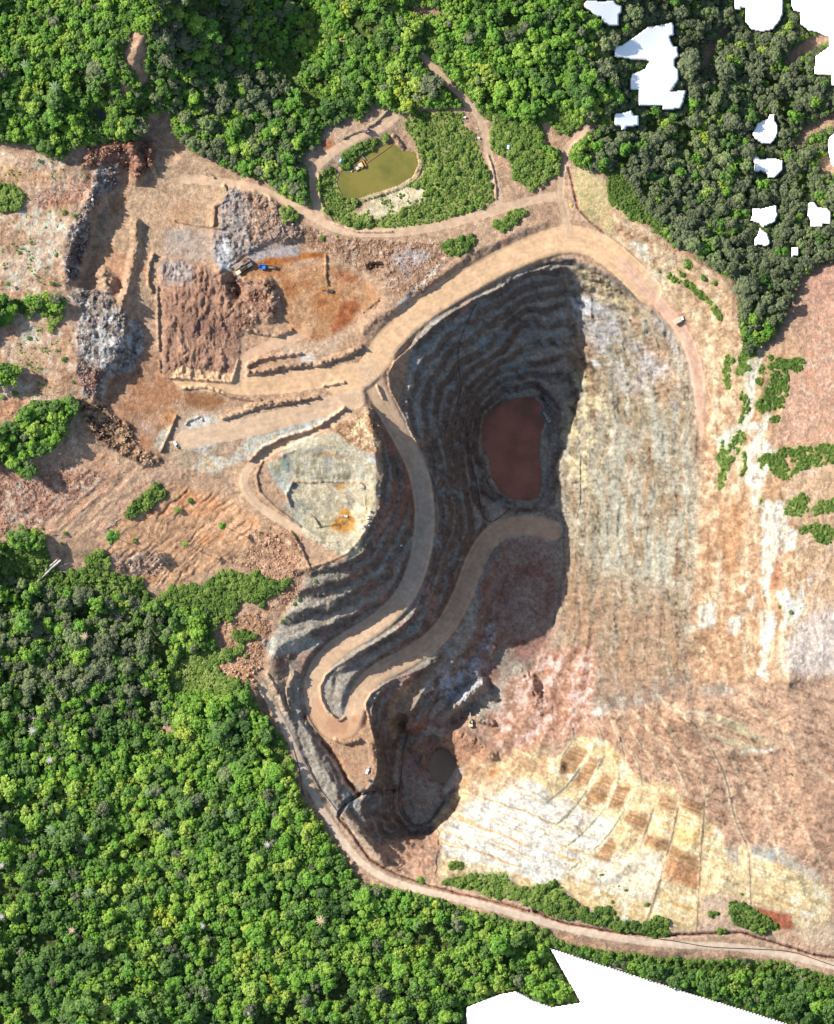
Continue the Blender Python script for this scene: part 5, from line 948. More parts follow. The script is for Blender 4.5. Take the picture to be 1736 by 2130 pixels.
log_(7, 0, 248, 40, 252, .3, "dark log at the left edge of the stony slope"); log_(7, 1490, 668, 1575, 688, .3, "pale pole lying on the bare patch beside the forest"); log_(7, 612, 165, 690, 105, .3, "dark log beside the bush on the left slope"); log_(1, 70, 945, 165, 980, .3, "fallen trunk on the upper left hillside"); log_(7, 540, 430, 640, 432, .22, "thin log among the boulders by the forest")
log_(12, 430, 1400, 980, 1560, .45, "long bleached trunk lying along the cut edge of the bottom right forest"); log_(12, 1130, 1530, 1600, 1690, .6, "pale tree trunk lying diagonally in the dark bottom right forest"); log_(12, 1360, 1480, 1590, 1525, .35, "whitish trunk beside the bare tree at the bottom right corner")

# ------------------------------------------------------------------ rocks
def rock_mesh(seed, material):
    bm = bmesh.new(); bmesh.ops.create_icosphere(bm, subdivisions=2, radius=1); r = np.random.RandomState(seed); ns = unit(r.randn(9, 3)); ds = r.uniform(.55, .95, 9)
    for v in bm.verts:
        c = np.array(v.co)
        for n, d in zip(ns, ds):
            k = c.dot(n)-d
            if k > 0: c = c-n*k
        v.co = Vector(c*np.array([1, .8, .7])+r.randn(3)*.02)
    me = bpy.data.meshes.new("boulder_mesh"); bm.to_mesh(me); bm.free(); me.materials.append(material); return me
def rock_mat(name, c1, c2):
    m, nt, b = mat(name, .92, .15); oi = N(nt, "ShaderNodeObjectInfo"); r = ramp(nt, oi.outputs["Random"], [(0, c1), (1, c2)]); tc = N(nt, "ShaderNodeTexCoord"); n = noise(nt, tc.outputs["Object"], 1.6, 5, .7); r2 = ramp(nt, n.outputs[0], [(.3,(.65,.62,.6)),(.7,(1.2,1.2,1.2))])
    mx = N(nt, "ShaderNodeMix", data_type='RGBA', blend_type='MULTIPLY'); mx.inputs[0].default_value = 1; nt.links.new(r.outputs[0], mx.inputs[6]); nt.links.new(r2.outputs[0], mx.inputs[7]); nt.links.new(mx.outputs[2], b.inputs["Base Color"])
    bp = N(nt, "ShaderNodeBump"); bp.inputs["Strength"].default_value = .6; nt.links.new(n.outputs[0], bp.inputs["Height"]); nt.links.new(bp.outputs[0], b.inputs["Normal"]); return m
M_RT = rock_mat("tan_rock", (.36,.20,.12), (.50,.33,.22)); M_RG = rock_mat("grey_rock", (.22,.20,.19), (.46,.43,.41)); M_RR = rock_mat("red_rock", (.20,.11,.08), (.36,.22,.17))
RT = [rock_mesh(50+i, M_RT) for i in range(4)]; RG = [rock_mesh(60+i, M_RG) for i in range(3)]; RR = [rock_mesh(70+i, M_RR) for i in range(3)]
def boulder_field(k, poly, n, lo, hi, meshes, lab, grp, seed):
    P = T(k, poly); r = np.random.RandomState(seed); xs = [p[0] for p in P]; ys = [p[1] for p in P]; c = 0; tot = 0; out = []
    while c < n and tot < 9000:
        tot += 1; x = r.uniform(min(xs), max(xs)); y = r.uniform(min(ys), max(ys))
        if not _pip(np.array(P, np.float32), np.array([[x]]), np.array([[y]]))[0, 0] or mask_at(ROADM, x, y) or not (2 < x < 832): continue
        s = lo*(hi/lo)**(r.rand()**1.6); o = bpy.data.objects.new("boulder", meshes[r.randint(len(meshes))]); COL.objects.link(o); o.location = P3(x, y, s*.25); o.scale = (s, s, s); o.rotation_euler = tuple(r.uniform(-3, 3, 3)); label(o, lab, "boulder", grp); c += 1; out.append(o)
    return out
bf = boulder_field(7, [(1640,500),(1736,440),(1736,640),(1560,640),(1400,620),(1440,560),(1600,560)], 26, .5, 1.5, RT, "tan boulder on the scree above the forest strip", "tan boulders scattered above the forest strip", 1)
boulder_field(7, [(1250,990),(1420,880),(1520,900),(1500,1010),(1440,1080),(1300,1060)], 30, .6, 1.9, RT, "large tan boulder piled at the left rim of the pit", "tan boulders piled at the left rim of the pit", 2)
boulder_field(7, [(1400,290),(1640,240),(1736,420),(1640,440),(1480,410),(1320,380)], 40, .5, 1.4, RT, "tan boulder on the scree under the loop road", "tan boulders on the scree under the loop road", 3)
boulder_field(7, [(1540,180),(1620,220),(1600,300),(1520,260)], 8, .9, 1.9, RT, "big blocky boulder beside the loop road", "big boulders beside the loop road", 4)
boulder_field(7, [(40,330),(240,280),(380,230),(400,330),(250,350),(60,410)], 16, .5, 1.5, RT, "reddish boulder at the left end of the forest edge", "reddish boulders at the left end of the forest edge", 5)
boulder_field(7, [(720,330),(960,370),(880,460),(700,410)], 20, .4, 1.1, RT, "tan boulder in the shade of the lone round tree", "tan boulders near the lone round tree", 6)
boulder_field(4, [(700,1100),(780,1190),(960,1190),(900,1250),(760,1230),(700,1180)], 14, .7, 1.6, RT, "yellowish boulder on the rocky cliff below the rust-coloured floor", "boulders on the cliff below the rust floor", 7)
boulder_field(4, [(480,860),(620,880),(700,1000),(560,1080),(480,1000)], 14, .6, 1.6, RT, "blocky boulder on the cliff beside the big left thicket", "boulders on the cliff beside the big thicket", 8)
bg_ = boulder_field(1, [(1640,1130),(1736,1180),(1736,1330),(1600,1280)], 10, .5, 1.2, RG, "grey boulder on the heap above the blue truck", "grey boulders on the heap above the blue truck", 9)
boulder_field(1, [(1120,850),(1150,855),(1150,875),(1120,880)], 1, 1.5, 1.6, RT, "big cream boulder at the forest edge above the quarry floor", None, 10)
boulder_field(1, [(530,1155),(560,1155),(560,1180),(530,1180)], 1, 1.5, 1.6, RG, "pale grey boulder below the dark cliff", None, 11)
br_ = boulder_field(4, [(20,90),(50,90),(50,110),(20,110)], 1, 1.2, 1.3, RR, "rusty red boulder alone on the left hillside", None, 12)
boulder_field(8, [(1320,1400),(1400,1440),(1390,1490),(1340,1480)], 8, .5, 1.1, RT, "tan boulder on the bank by the sump pool", "boulders on the bank by the sump pool", 13)
boulder_field(7, [(1000,1030),(1300,1040),(1260,1080),(1050,1140)], 7, .5, 1.3, RT, "lone tan boulder among the bright green forest", "tan boulders among the bright green forest", 14)
boulder_field(7, [(1530,1340),(1660,1420),(1660,1500),(1560,1460)], 10, .5, 1.3, RT, "tan boulder beside the rim path in the undergrowth", "boulders beside the rim path", 15)
protos = [[bf[i]] for i in range(4)]+[[bg_[i]] for i in range(3)]
rb = []
cls = {0:2,1:1,2:1,3:1,4:2,5:2,6:0,7:0,8:0,9:0,10:0,11:0,12:0,13:0,14:0,15:1,16:0,17:0}
for i_, (k, p, a) in enumerate(RUB):
    M_ = inpoly(T(k, p), 1.6) & ~ROADM & ~WATM; jj, ii = np.nonzero(M_)
    if not len(jj): continue
    n = int(len(jj)*(.5 if a > 1 else .28)); pk = nr.randint(0, len(jj), n)
    for i, j in zip(ii[pk], jj[pk]):
        pi = nr.randint(0, 4) if cls[i_] != 1 else 4+nr.randint(0, 3)
        rb.append((gx[i]+nr.uniform(-.5,.5), gy[j]+nr.uniform(-.5,.5), Zc[j, i], (.2*(3.8)**(nr.rand()**2.0)), pi))
M_ = (stock > .4); jj, ii = np.nonzero(M_); pk = nr.randint(0, len(jj), 4200); rb += [(gx[i], gy[j], Zc[j, i], .17*3**(nr.rand()**2), nr.randint(0, 4)) for i, j in zip(ii[pk], jj[pk])]
M_ = ((R_left > .5) | (leftlow > .5) | (blur(PIT, 1) > .5)) & ~ROADM & ~WATM; jj, ii = np.nonzero(M_); pk = nr.randint(0, len(jj), 14000); rb += [(gx[i], gy[j], Zc[j, i], .17*3.4**(nr.rand()**2.2), nr.randint(0, 4)) for i, j in zip(ii[pk], jj[pk])]
point_stuff("rubble", rb, protos, "loose broken rubble strewn over the quarry slopes and heaps", "rubble", 3.0)
# ------------------------------------------------------------------ machines, vehicles, sheds, hoses
MT = {n: flat_mat(n, c, r, s, .06, 3, m) for n, c, r, s, m in (("white_paint",(.78,.78,.76),.35,.5,0),("glass_dark",(.02,.025,.03),.1,.6,0),("black_rubber",(.03,.03,.03),.85,.2,0),("yellow_paint",(.62,.36,.05),.45,.4,0),("cream_paint",(.62,.50,.30),.5,.4,0),("dark_steel",(.07,.07,.07),.6,.4,.3),("grey_steel",(.32,.32,.31),.5,.4,.3),("rusty_steel",(.30,.16,.08),.8,.2,0),("blue_paint",(.02,.22,.72),.4,.4,0),("light_blue",(.22,.52,.74),.5,.3,0),("pale_blue",(.50,.70,.78),.6,.3,0),("black_hose",(.02,.02,.02),.5,.4,0),("brown_roof",(.20,.13,.12),.8,.2,0),("pink_cloth",(.62,.32,.24),.9,.1,0),("bag_white",(.74,.73,.70),.8,.2,0),("solar",(.04,.06,.11),.25,.6,0),("green_paint",(.06,.14,.11),.6,.3,0),("orange_paint",(.55,.22,.04),.5,.4,0),("red_paint",(.5,.05,.03),.5,.4,0),("tan_panel",(.52,.42,.32),.8,.2,0))}
class MB:
    def __init__(s): s.V = []; s.F = []
    def box(s, x0, x1, y0, y1, z0, z1, tx=0.0, ty=0.0, tp=0.0):
        k = len(s.V)
        for z, q in ((z0, 0), (z1, 1)):
            a = tx*q; b = ty*q; s.V += [(x0+a, y0+b, z), (x1-a+tp*q, y0+b, z), (x1-a+tp*q, y1-b, z), (x0+a, y1-b, z)]
        s.F += [[k,k+3,k+2,k+1],[k+4,k+5,k+6,k+7],[k,k+1,k+5,k+4],[k+1,k+2,k+6,k+5],[k+2,k+3,k+7,k+6],[k+3,k,k+4,k+7]]; return s
    def cyl(s, p0, p1, r, n=12, r1=None):
        p0 = np.array(p0, float); p1 = np.array(p1, float); d = unit(p1-p0); a = unit(np.cross(d, [.31,.9,.2])); b = np.cross(d, a); k = len(s.V); r1 = r if r1 is None else r1
        for p, q in ((p0, r), (p1, r1)):
            for i in range(n): t = 2*math.pi*i/n; s.V.append(tuple(p+a*q*math.cos(t)+b*q*math.sin(t)))
        for i in range(n): s.F.append([k+i, k+(i+1)%n, k+n+(i+1)%n, k+n+i])
        s.F.append([k+i for i in range(n)][::-1]); s.F.append([k+n+i for i in range(n)]); return s
    def bar(s, p0, p1, w=.12): return s.cyl(p0, p1, w, 4)
    def build(s, name, m, parent=None, bevel=0.0):
        me = bpy.data.meshes.new(name+"_mesh"); me.from_pydata(s.V, [], s.F); me.materials.append(MT[m]); o = bpy.data.objects.new(name, me); COL.objects.link(o)
        bm = bmesh.new(); bm.from_mesh(me); bmesh.ops.recalc_face_normals(bm, faces=bm.faces)
        if bevel: bmesh.ops.bevel(bm, geom=[e for e in bm.edges if e.calc_length() > bevel*3], offset=bevel, segments=2, affect='EDGES')
        bm.to_mesh(me); bm.free()
        if parent is not None: o.parent = parent
        return o
def thing(name, k, x, y, ang, lab, cat, dz=0.0, grp=None, z=None):
    p = t1(k, x, y); e = bpy.data.objects.new(name, None); COL.objects.link(e); v = P3(p[0], p[1], dz)
    if z is not None: v.z = z+dz
    e.location = v; e.rotation_euler = (0, 0, math.radians(ang)); return label(e, lab, cat, grp)
def wheels(e, xs, y, r, w=.25):
    for x in xs:
        for sd in (-1, 1):
            t = MB().cyl((x, sd*y-w/2, r), (x, sd*y+w/2, r), r, 16).build("wheel", "black_rubber", e); MB().cyl((x, sd*y-w/2-.02, r), (x, sd*y+w/2+.02, r), r*.5, 10).build("rim", "grey_steel", t)
# white pickup on the pale yard (nose towards the upper left)
e = thing("pickup_truck", 4, 1019, 1126, 127, "white pickup with a black open bed parked on the pale chalky yard", "pickup")
MB().box(-2.6,2.6,-.92,.92,.45,.98).build("body","white_paint",e,.08); MB().box(-.45,1.25,-.8,.8,.98,1.62,.12,.12).build("cab","white_paint",e,.06); MB().box(-2.45,-.6,-.76,.76,.99,1.02).build("cargo_bed","black_rubber",e)
MB().box(1.02,1.35,-.74,.74,1.03,1.5,.05,.08).build("windscreen","glass_dark",e); wheels(e, (-1.6,1.65), .86, .38)
for sd in (-1,1): MB().box(2.56,2.64,sd*.7-.16,sd*.7+.16,.7,.88).build("headlight","pale_blue",e)
# white pickup on the hairpin
e = thing("pickup_truck", 8, 682, 1563, -115, "white pickup parked in the sun on the orange floor at the end of the hairpin", "pickup")
MB().box(-2.6,2.6,-.92,.92,.45,.98).build("body","white_paint",e,.08); MB().box(-.6,1.2,-.8,.8,.98,1.72,.1,.1).build("cab","white_paint",e,.06); MB().box(-2.45,-.75,-.76,.76,.99,1.02).build("cargo_bed","dark_steel",e); MB().cyl((-1.6,0,1.02),(-1.6,0,1.5),.4,14).build("drum","bag_white",e)
MB().box(.98,1.28,-.74,.74,1.05,1.58,.05,.08).build("windscreen","glass_dark",e); wheels(e, (-1.6,1.65), .86, .38)
e = thing("pump_trailer", 8, 691, 1622, 0, "small boxy machine with a grey-violet lid below the white pickup", "machine")
MB().box(-1.2,1.2,-.75,.75,.5,1.5).build("housing","grey_steel",e,.05); MB().box(-.75,1.1,-.6,.6,1.5,1.56).build("lid","solar",e); MB().bar((-1.2,0,.55),(-1.9,0,.4),.06).build("drawbar","dark_steel",e); wheels(e, (0,), .78, .35, .2)
# the pair of crushing plants with belts
def conveyor(e, x0, x1, y, z0, z1, w=.9):
    MB().box(x0,x1,y-w/2,y+w/2,0,.18).build("belt","dark_steel",e).rotation_euler = (0,0,0)
e = thing("crushing_plant", 1, 1395, 1525, 33, "tracked rust and cream crusher with a long side belt beside the grey rubble", "crusher")
MB().box(-6,5.6,-1.5,1.5,.9,2.1).build("chassis","rusty_steel",e,.06); MB().box(1.2,4.6,-1.45,1.45,2.1,4.0,-.3,-.3).build("hopper","rusty_steel",e); MB().box(1.7,4.2,-1.1,1.1,3.9,4.06).build("hopper_throat","dark_steel",e); MB().box(-1.6,.8,-1.3,1.3,2.1,3.4).build("engine_housing","grey_steel",e,.06); MB().box(-5.8,-1.8,-.5,.5,2.2,2.6).build("discharge_belt","black_rubber",e); MB().box(4.8,5.9,-1.9,-.6,2.1,3.3).build("cabinet","tan_panel",e)
for sd in (-1,1):
    t = MB().box(-4.5,3.8,sd*1.75-.3,sd*1.75+.3,.05,.95).build("track","black_rubber",e,.15)
    for q in range(5): MB().cyl((-3.6+q*1.7,sd*1.75-.34,.5),(-3.6+q*1.7,sd*1.75+.34,.5),.28,10).build("roller","grey_steel",t)
for q in range(6): MB().box(-5.2+q*.62,-4.9+q*.62,-1.7,1.7,2.62,2.74).build("walkway_rung","tan_panel",e)
e = thing("screening_plant", 1, 1417, 1552, 33, "dark tracked screening machine with a yellow and white hood at its lower end", "screener")
MB().box(-5.6,5.8,-1.2,1.2,.9,2.0).build("chassis","dark_steel",e,.05); MB().box(-5.9,-3.2,-1.3,1.3,2.0,3.4,.3,.1).build("hood","cream_paint",e,.1); MB().box(-6.6,-5.6,-1.2,1.2,1.6,3.0).build("end_panel","white_paint",e,.1)
MB().box(2.2,5.6,-1.0,1.0,2.0,2.9).build("engine_housing","grey_steel",e,.05)
for q in range(4): MB().box(2.5+q*.8,2.9+q*.8,-.8,.8,2.9,3.0).build("engine_grille","dark_steel",e)
MB().box(-3,2,-.9,.9,2.1,2.5).build("screen_deck","black_rubber",e); MB().bar((-3,1.0,2.2),(5.6,1.0,2.4),.09).bar((-3,-1.0,2.2),(5.6,-1.0,2.4),.09).build("guard_rail","yellow_paint",e)
for sd in (-1,1): MB().box(-4,4,sd*1.5-.3,sd*1.5+.3,.05,.9).build("track","black_rubber",e,.15)
e = thing("conveyor_belt", 1, 1402, 1538, 33, "long dark conveyor lying between the crusher and the screening machine", "conveyor")
MB().box(-4.6,4.6,-.45,.45,2.2,2.45).build("belt","dark_steel",e); MB().bar((-4.6,.5,2.2),(4.6,.5,2.5),.08).bar((-4.6,-.5,2.2),(4.6,-.5,2.5),.08).bar((-3,.5,2.2),(-3,.5,0),.08).bar((3,-.5,2.3),(3,-.5,0),.08).build("frame","cream_paint",e)
e = thing("mobile_hopper", 1, 1549, 1546, -4, "bright blue open hopper with a low grey belt frame on the orange working floor", "hopper")
b = MB(); b.box(-5.6,-5.45,-1.4,1.4,1.6,3.1).box(-1.75,-1.6,-1.4,1.4,1.6,3.1).box(-5.6,-1.6,-1.45,-1.3,1.6,3.1).box(-5.6,-1.6,1.3,1.45,1.6,3.1).box(-5.5,-1.7,-1.3,1.3,1.6,1.75).build("blue_bin","blue_paint",e)
MB().box(-5.4,4.6,-.7,.7,.8,1.3).build("chassis","dark_steel",e,.05); MB().box(-1.2,3.6,-.45,.45,1.3,1.5).build("belt","rusty_steel",e); MB().bar((-1.6,.7,1.5),(3.8,.7,1.6),.08).bar((-1.6,-.7,1.5),(3.8,-.7,1.6),.08).build("side_rails","grey_steel",e); MB().box(3.7,5.4,-.95,.95,.8,2.3).build("engine_housing","dark_steel",e,.08)
for sd in (-1,1): MB().box(-4.5,2.5,sd*1.1-.25,sd*1.1+.25,.05,.8).build("track","black_rubber",e,.12)
e = thing("water_pump", 1, 1381, 1614, 0, "small grey pump set with a blue engine below the screening machine", "pump"); MB().box(-.6,.3,-.5,.5,.2,1.1).build("housing","grey_steel",e,.05); MB().box(.3,1.0,-.45,.45,.2,.9).build("engine","blue_paint",e,.05); MB().box(-.8,1.1,-.6,.6,.0,.2).build("skid","dark_steel",e)
# excavators
def excavator(k, x, y, ang, lab, paint, sc=1.0, boom=(0,0), black=False):
    e = thing("excavator", k, x, y, ang, lab, "excavator"); e.scale = (sc,)*3
    for sd in (-1,1):
        t = MB().box(-2.2,2.2,sd*1.25-.3,sd*1.25+.3,.02,.95).build("track","black_rubber",e,.2)
    MB().cyl((0,0,.7),(0,0,1.15),.8,16).build("turntable","dark_steel",e)
    b = MB().box(-2.5,1.4,-1.4,1.4,1.1,2.1).build("body",paint,e,.12); MB().box(-2.75,-1.6,-1.45,1.45,1.15,2.3).build("counterweight","dark_steel" if black else paint,e,.15)
    MB().box(-.9,-.2,-1.1,.6,2.1,2.2).build("engine_grille","dark_steel",b)
    c = MB().box(.1,1.5,.45,1.4,1.2,2.95,.08,.06).build("cab",paint,e,.08); MB().box(.2,1.3,.5,1.35,2.5,2.9).build("cab_window","glass_dark",c)
    m = MB(); m.box(0,0,0,0,0,0); m = MB().cyl((1.0,-.1,1.9),(3.6,-.1,4.2),.3,4,.26).cyl((3.6,-.1,4.2),(5.2,-.1,3.9),.26,4,.22).build("boom",paint,e); MB().cyl((1.3,.1,1.4),(3.2,.1,3.6),.1,8).build("boom_cylinder","grey_steel",e)
    MB().cyl((5.1,-.1,4.0),(6.4,-.1,1.4),.22,4,.16).build("stick",paint,e)
    MB().box(5.9,6.8,-.6,.4,.5,1.4,.15,.0).build("bucket","dark_steel",e,.05); return e
excavator(8, 1276, 1288, 93, "yellow excavator digging with its boom up beside the dark hollow in the pit floor", "cream_paint", 1.05)
excavator(5, 462, 238, 172, "dark grey excavator in the middle of the orange working floor", "dark_steel", .72, black=True)
excavator(5, 552, 1541, 178, "small pale excavator beside the orange swirl on the lower yard", "white_paint", .5)
# raised platform / screen on legs in the lower yard
e = thing("raised_shelter", 5, 640, 1365, -12, "tan flat-roofed shelter on tall legs with a slim tool frame in the lower yard", "shelter")
MB().box(-1.0,1.0,-1.3,1.3,3.4,3.55).build("roof","tan_panel",e)
for a in (-.9,.9):
    for b in (-1.2,1.2): MB().bar((a,b,0),(a,b,3.4),.09).build("leg","rusty_steel",e)
MB().box(-.9,.9,1.35,2.3,2.2,2.5).build("platform","rusty_steel",e); MB().bar((-.8,-1.3,1.0),(.8,-1.3,1.0),.08).build("crossbar","rusty_steel",e)
def lighttower(k, x, y, ang, lab, two=True):
    e = thing("solar_trailer", k, x, y, ang, lab, "solar trailer", grp=None); MB().box(-1.0,1.0,-.6,.6,.4,.9).build("trailer_bed","grey_steel",e,.04); MB().box(-1.0,.0,-.9,.9,1.3,1.38).build("solar_panel","solar",e); wheels(e,(0,),.7,.32,.2)
    MB().bar((.5,0,.9),(.5,0,3.6),.06).build("mast","grey_steel",e); MB().box(.3,.7,-.7,.7,3.5,3.7).build("lamp_bar","dark_steel",e)
lighttower(5, 707, 1516, 10, "square-framed trailer at the top of the row along the lower yard's right edge"); lighttower(5, 667, 1598, 80, "narrow dark trailer next to the little blue boat-shaped item on the lower yard")
e = thing("drill_rig", 5, 692, 1551, -5, "silver and dark tracked drill machine at the right edge of the lower yard", "drill rig")
MB().box(-1.9,-.6,-.7,.7,.6,1.6).build("engine_housing","bag_white",e,.05); MB().box(-.5,1.0,-.95,.95,.9,2.1).build("cabinet","dark_steel",e,.05); MB().box(1.1,2.2,-.6,.6,.6,1.5).build("rod_rack","grey_steel",e)
for q in range(5): MB().box(-.4+q*.28,-.28+q*.28,-.9,.9,2.1,2.15).build("roof_slat","grey_steel",e)
for sd in (-1,1): MB().box(-1.8,1.8,sd*.95-.2,sd*.95+.2,.02,.6).build("track","black_rubber",e,.1)
MB().bar((1.9,0,1.2),(1.9,0,4.2),.1).build("mast","grey_steel",e)
e = thing("pole_lamp", 5, 688, 1594, 0, "thin lamp pole with a small pale head on the rim beside the dark trailer", "lamp pole"); MB().bar((0,0,0),(0,0,4.2),.06).build("pole","grey_steel",e); MB().box(-.35,.35,-.3,.3,4.2,4.4).build("lamp_head","bag_white",e)
o = MB().box(-.9,.9,-.35,.35,0,.45,-.1,-.05).build("blue_trough","blue_paint",None,.06); p = t1(5,656,1615); o.location = P3(*p, .1); o.rotation_euler = (0,0,math.radians(-45)); label(o, "small bright blue trough on the bank at the lower yard's edge", "trough")
for (k,x,y,s,mm,lab) in ((5,412,122,.5,"bag_white","small white sack lying right of its twin on the orange floor"),(5,378,116,.6,"bag_white","white sack with a rope nearest the blue hopper on the orange floor"),(8,440,270,.8,"bag_white","left heap of white sacks on the lower tip of the lower yard"),(8,452,256,.7,"bag_white","upper heap of white sacks on the lower tip of the lower yard"),(8,470,268,.5,"bag_white","right white sack on the lower tip of the lower yard"),(2,1300,600,1.0,"bag_white","pile of white sacks at the head of the dirt track clearing"),(2,1313,745,.8,"bag_white","pile of white sacks beside the narrow part of the dirt track"),(2,704,690,.7,"bag_white","small white bundle in the trees above the brown shed")):
    b = MB()
    for q in range(4): a = q*1.7; b.box(math.cos(a)*s*.6-s*.35, math.cos(a)*s*.6+s*.35, math.sin(a)*s*.6-s*.3, math.sin(a)*s*.6+s*.3, 0, s*(.5+.15*q), .08, .08)
    o = b.build("sack", mm, None, .03); p = t1(k, x, y); o.location = P3(*p, .05); label(o, lab, "sack")
o = MB().box(-.8,.8,-.6,.6,0,.9).build("container","bag_white",None,.05); p = t1(8,875,263); o.location = P3(*p, .2); o.rotation_euler = (0,0,-.3); label(o, "small white box standing on the dark bench beside the upper ramp", "box")
# sheds and roofs
def shed(k, x, y, ang, L, W, H, roof, lab, cat="shed", name="shed"):
    e = thing(name, k, x, y, ang, lab, cat); MB().box(-L/2+.15,L/2-.15,-W/2+.15,W/2-.15,-.3,H-.15).build("wall","tan_panel" if roof != "blue_paint" else "light_blue",e); b = MB(); k0 = len(b.V)
    b.V += [(-L/2,-W/2,H-.25),(L/2,-W/2,H-.25),(L/2,W/2,H-.25),(-L/2,W/2,H-.25),(-L/2,-W*.1,H+.25),(L/2,-W*.1,H+.25)]; b.F += [[0,1,5,4],[4,5,2,3],[0,4,3],[1,2,5],[0,3,2,1]]; b.build("roof",roof,e); MB().box(L/2-.16,L/2-.1,-.4,.4,-.2,1.8 if H > 2 else H*.7).build("door","rusty_steel",e); return e
e = shed(2, 665, 753, 15, 3.9, 2.6, 2.5, "brown_roof", "brown-roofed open shed with a pink cloth on it beside the pond track"); MB().box(-.4,1.5,-.1,.3,2.75,2.82).build("cloth","pink_cloth",e); MB().box(1.2,2.3,-1.7,-.1,2.1,2.2).build("awning","tan_panel",e)
shed(2, 527, 925, 65, 2.9, 2.0, 1.9, "blue_paint", "bright blue roofed hut between the pond track and the pond bank", "hut", "hut"); shed(2, 1497, 851, 82, 2.6, 2.0, 2.6, "pale_blue", "pale blue roofed hut standing alone in the bushes right of the dirt track", "hut", "hut")
shed(2, 1243, 680, 5, 1.6, 1.2, 1.4, "bag_white", "tiny white and blue hut on the pinkish clearing of the dirt track", "hut", "hut"); shed(2, 1323, 799, -10, 1.6, 1.2, 1.2, "bag_white", "tiny white box hut beside the dirt track above the field corner", "hut", "hut")
o = MB().box(-.9,.9,-.55,.55,0,.5,.15,.1).build("rowing_boat","grey_steel",None,.08); p = t1(2,321,972); o.location = P3(*p, .1); o.rotation_euler = (0,0,.7); label(o, "grey flat slab-like boat at the shaded side of the pond track", "boat")
o = MB().box(-.35,.35,-.3,.3,0,.6).build("barrel_box","light_blue",None,.05); p = t1(2,317,1017); o.location = P3(*p, .05); label(o, "tiny light blue box at the bend of the pond track", "box")
o = MB().box(-.5,.5,-.5,.5,0,.5).build("crate","light_blue",None,.05); p = t1(2,722,722); o.location = P3(*p, .1); o.rotation_euler=(0,0,.5); label(o, "grey-blue crate right of the brown shed by the pond track", "crate")
# pond dredger
zl = 4.6
e = thing("pump_barge", 2, 636, 958, 29, "cream and rust pump barge floating near the upper bank of the green pond", "barge", z=zl, dz=.1)
MB().box(-3.9,3.9,-2.5,2.5,-.4,.5).build("hull","rusty_steel",e,.1); MB().box(-3.5,3.4,-2.1,2.1,.5,.56).build("deck","dark_steel",e); MB().box(-.9,2.0,-.9,1.5,.56,2.3).build("pump_house","cream_paint",e,.06); MB().box(.2,2.0,-1.6,-.4,2.3,2.4).build("roof_panel","yellow_paint",e); MB().box(-3.3,-1.2,-1.8,.4,.56,1.3).build("motor","tan_panel",e,.08); MB().box(.4,1.4,-2.3,-1.5,.56,1.0).build("locker","bag_white",e); MB().box(3.0,3.7,-2.3,2.3,.56,1.0).build("bow_frame","orange_paint",e)
MB().bar((-3.8,2.4,.5),(3.8,2.4,1.1),.08).bar((-3.8,-2.4,.5),(3.8,-2.4,.9),.08).bar((-3.8,-2.4,.9),(-3.8,2.4,.9),.08).build("railing","rusty_steel",e); MB().cyl((-3.8,-.3,.6),(-6.6,-.6,.5),.13,8).build("outrigger","tan_panel",e); MB().cyl((-6.6,-.6,.2),(-6.9,-.65,.9),.3,10).build("float","bag_white",e)
def water_line(name, pts, r, m, lab, cat, z):
    b = MB(); P = [(wx(p[0]), wy(p[1]), z if len(p) < 3 else p[2]) for p in smooth_line(pts, 2)]
    for p, q in zip(P[:-1], P[1:]): b.cyl(p, q, r, 8)
    o = b.build(name, m, None); return label(o, lab, cat)
water_line("floating_pipe", T(2, [(672,945),(730,905),(800,855),(820,838)]), .22, "rusty_steel", "brown pipe floating from the pump barge to the stony corner of the green pond", "pipe", zl+.25)
water_line("gangway", T(2, [(668,925),(650,905),(630,870),(618,855)]), .32, "grey_steel", "narrow grey gangway from the pump barge to the green bank", "gangway", zl+.8)
e = thing("pump_barge", 6, 62, 960, -57, "dark green pump barge moored at the upper right shore of the red pit lake", "barge", z=-97.5, dz=.1)
MB().box(-3.6,3.6,-1.6,1.6,-.4,.45).build("hull","green_paint",e,.1); MB().box(-2.8,1.5,-.2,1.2,.45,1.4).build("pump_house","grey_steel",e,.06); MB().box(1.8,3.1,-.9,1.2,.45,1.2).build("motor","tan_panel",e,.06); MB().cyl((-3.5,0,.6),(-7.2,.2,.5),.12,8).build("outrigger","grey_steel",e)
o = MB().box(-1.0,1.0,-.6,.6,0,.4).build("pontoon","tan_panel",None,.06); p = t1(6,87,990); o.location = P3(*p, .2); o.rotation_euler = (0,0,.5); label(o, "pale rectangular pontoon ashore beside the green barge of the pit lake", "pontoon")
e = thing("gravity_tank", 3, 211, 1187, 0, "round yellow-topped well cover beside the drain at the track junction", "tank"); MB().cyl((0,0,-.3),(0,0,.8),1.15,24).build("tank_wall","tan_panel",e); MB().cyl((0,0,.8),(0,0,1.0),1.05,24,.7).build("lid","yellow_paint",e)
e = thing("dump_truck", 6, 835, 405, 25, "pale dump truck driving on the pink haul road along the right wall", "truck")
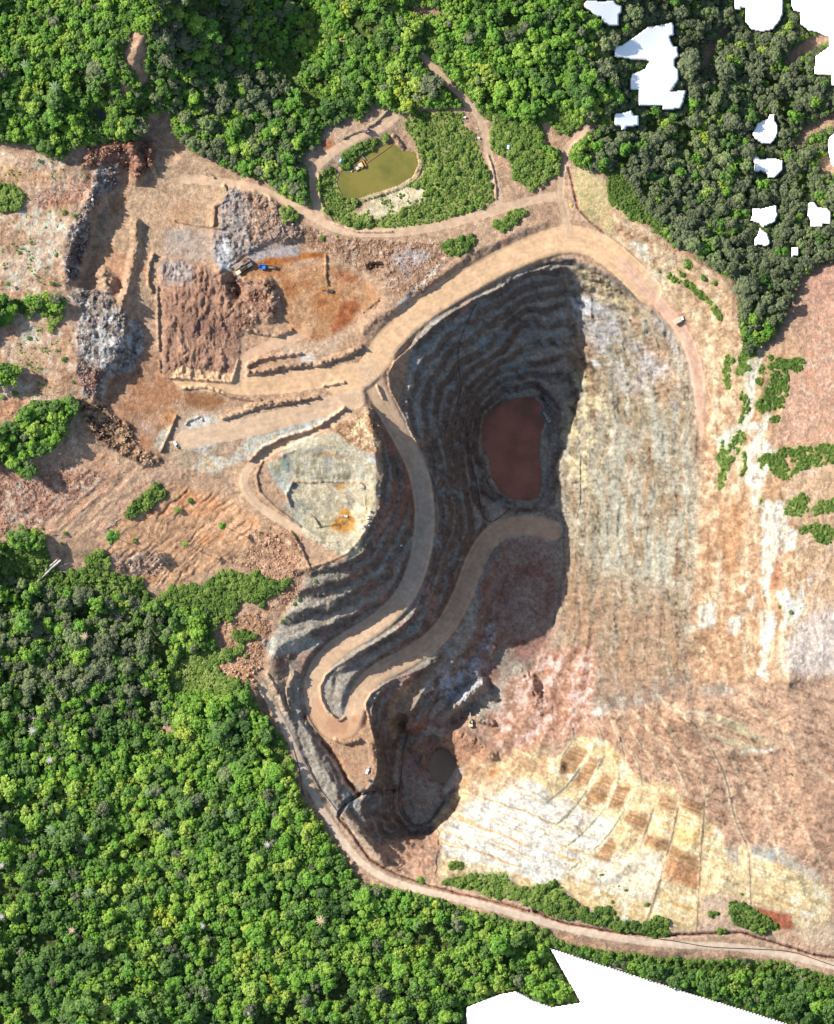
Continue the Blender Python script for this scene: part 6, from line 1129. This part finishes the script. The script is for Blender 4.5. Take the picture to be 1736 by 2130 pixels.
MB().box(-3.6,3.4,-1.25,1.25,.8,1.2).build("chassis","dark_steel",e); MB().box(-3.8,1.2,-1.5,1.5,1.2,2.7,-.15,-.15).build("tray","cream_paint",e); MB().box(-3.5,.9,-1.25,1.25,2.71,2.75).build("load","tan_panel",e); c = MB().box(1.6,3.5,-1.3,1.3,1.1,2.9,.15,.1).build("cab","white_paint",e,.1); MB().box(3.2,3.45,-1.1,1.1,2.0,2.7).build("windscreen","glass_dark",c); wheels(e,(-2.6,-1.2,2.5),1.25,.6,.4)
# hoses laid over the ground
def hose(k, pts, r, lab, m="black_hose", n=3):
    if isinstance(k, list): P = sum([T(a, b) for a, b in zip(k, pts)], [])
    else: P = T(k, pts)
    P = smooth_line(P, n); b = MB(); Q = []
    for (x0, y0), (x1, y1) in zip(P[:-1], P[1:]):
        s = max(1, int(math.hypot(x1-x0, y1-y0)/1.2))
        for i in range(s): t = i/s; x = x0+(x1-x0)*t; y = y0+(y1-y0)*t; Q.append(P3(x, y, r+.12))
    for p, q in zip(Q[:-1], Q[1:]): b.cyl(tuple(p), tuple(q), r, 5)
    o = b.build("hose", m, None); return label(o, lab, "hose")
hose(5, [(1310,310),(1255,420),(1215,520),(1200,650),(1215,730),(1225,810),(1195,890),(1215,960),(1262,1050),(1255,1170),(1285,1240),(1312,1350),(1330,1440),(1335,1520),(1375,1570),(1410,1572),(1460,1535),(1510,1490)], .2, "long black hose winding down the shaded upper pit wall past the red lake")
hose([8,11], [[(925,1330),(885,1440),(875,1600)],[(858,420),(865,510),(920,572),(1000,592),(1070,602)]], .18, "black hose looping around the shaded sump at the bottom of the pit")
hose(11, [(1060,596),(1100,622),(1082,680),(1098,720),(1072,780),(1085,840),(1062,870),(1100,890)], .16, "thin dark hose zigzagging up the slope left of the white face")
hose(11, [(310,190),(350,280),(400,370),(460,440),(505,505),(600,650),(690,790)], .2, "black hose along the left rim path down to the drain corner")
hose(11, [(240,100),(262,180),(295,300),(300,380),(318,420)], .16, "short black hose hugging the forest edge of the rim path")
hose(6, [(268,1180),(262,1330),(268,1460),(240,1570)], .16, "thin black hose down the foot of the sunlit right wall")
hose(12, [(680,1238),(830,1258),(1000,1292),(1250,1300),(1480,1312),(1600,1352),(1750,1405)], .22, "long black hose beside the red drain at the bottom right")
hose([4,5], [[(1515,1395)],[(35,830)]], .01, "x") if False else None
hose(11, [(510,510),(560,455),(640,412),(700,388),(820,382)], .3, "thick black pipe crossing the gully below the hairpin")
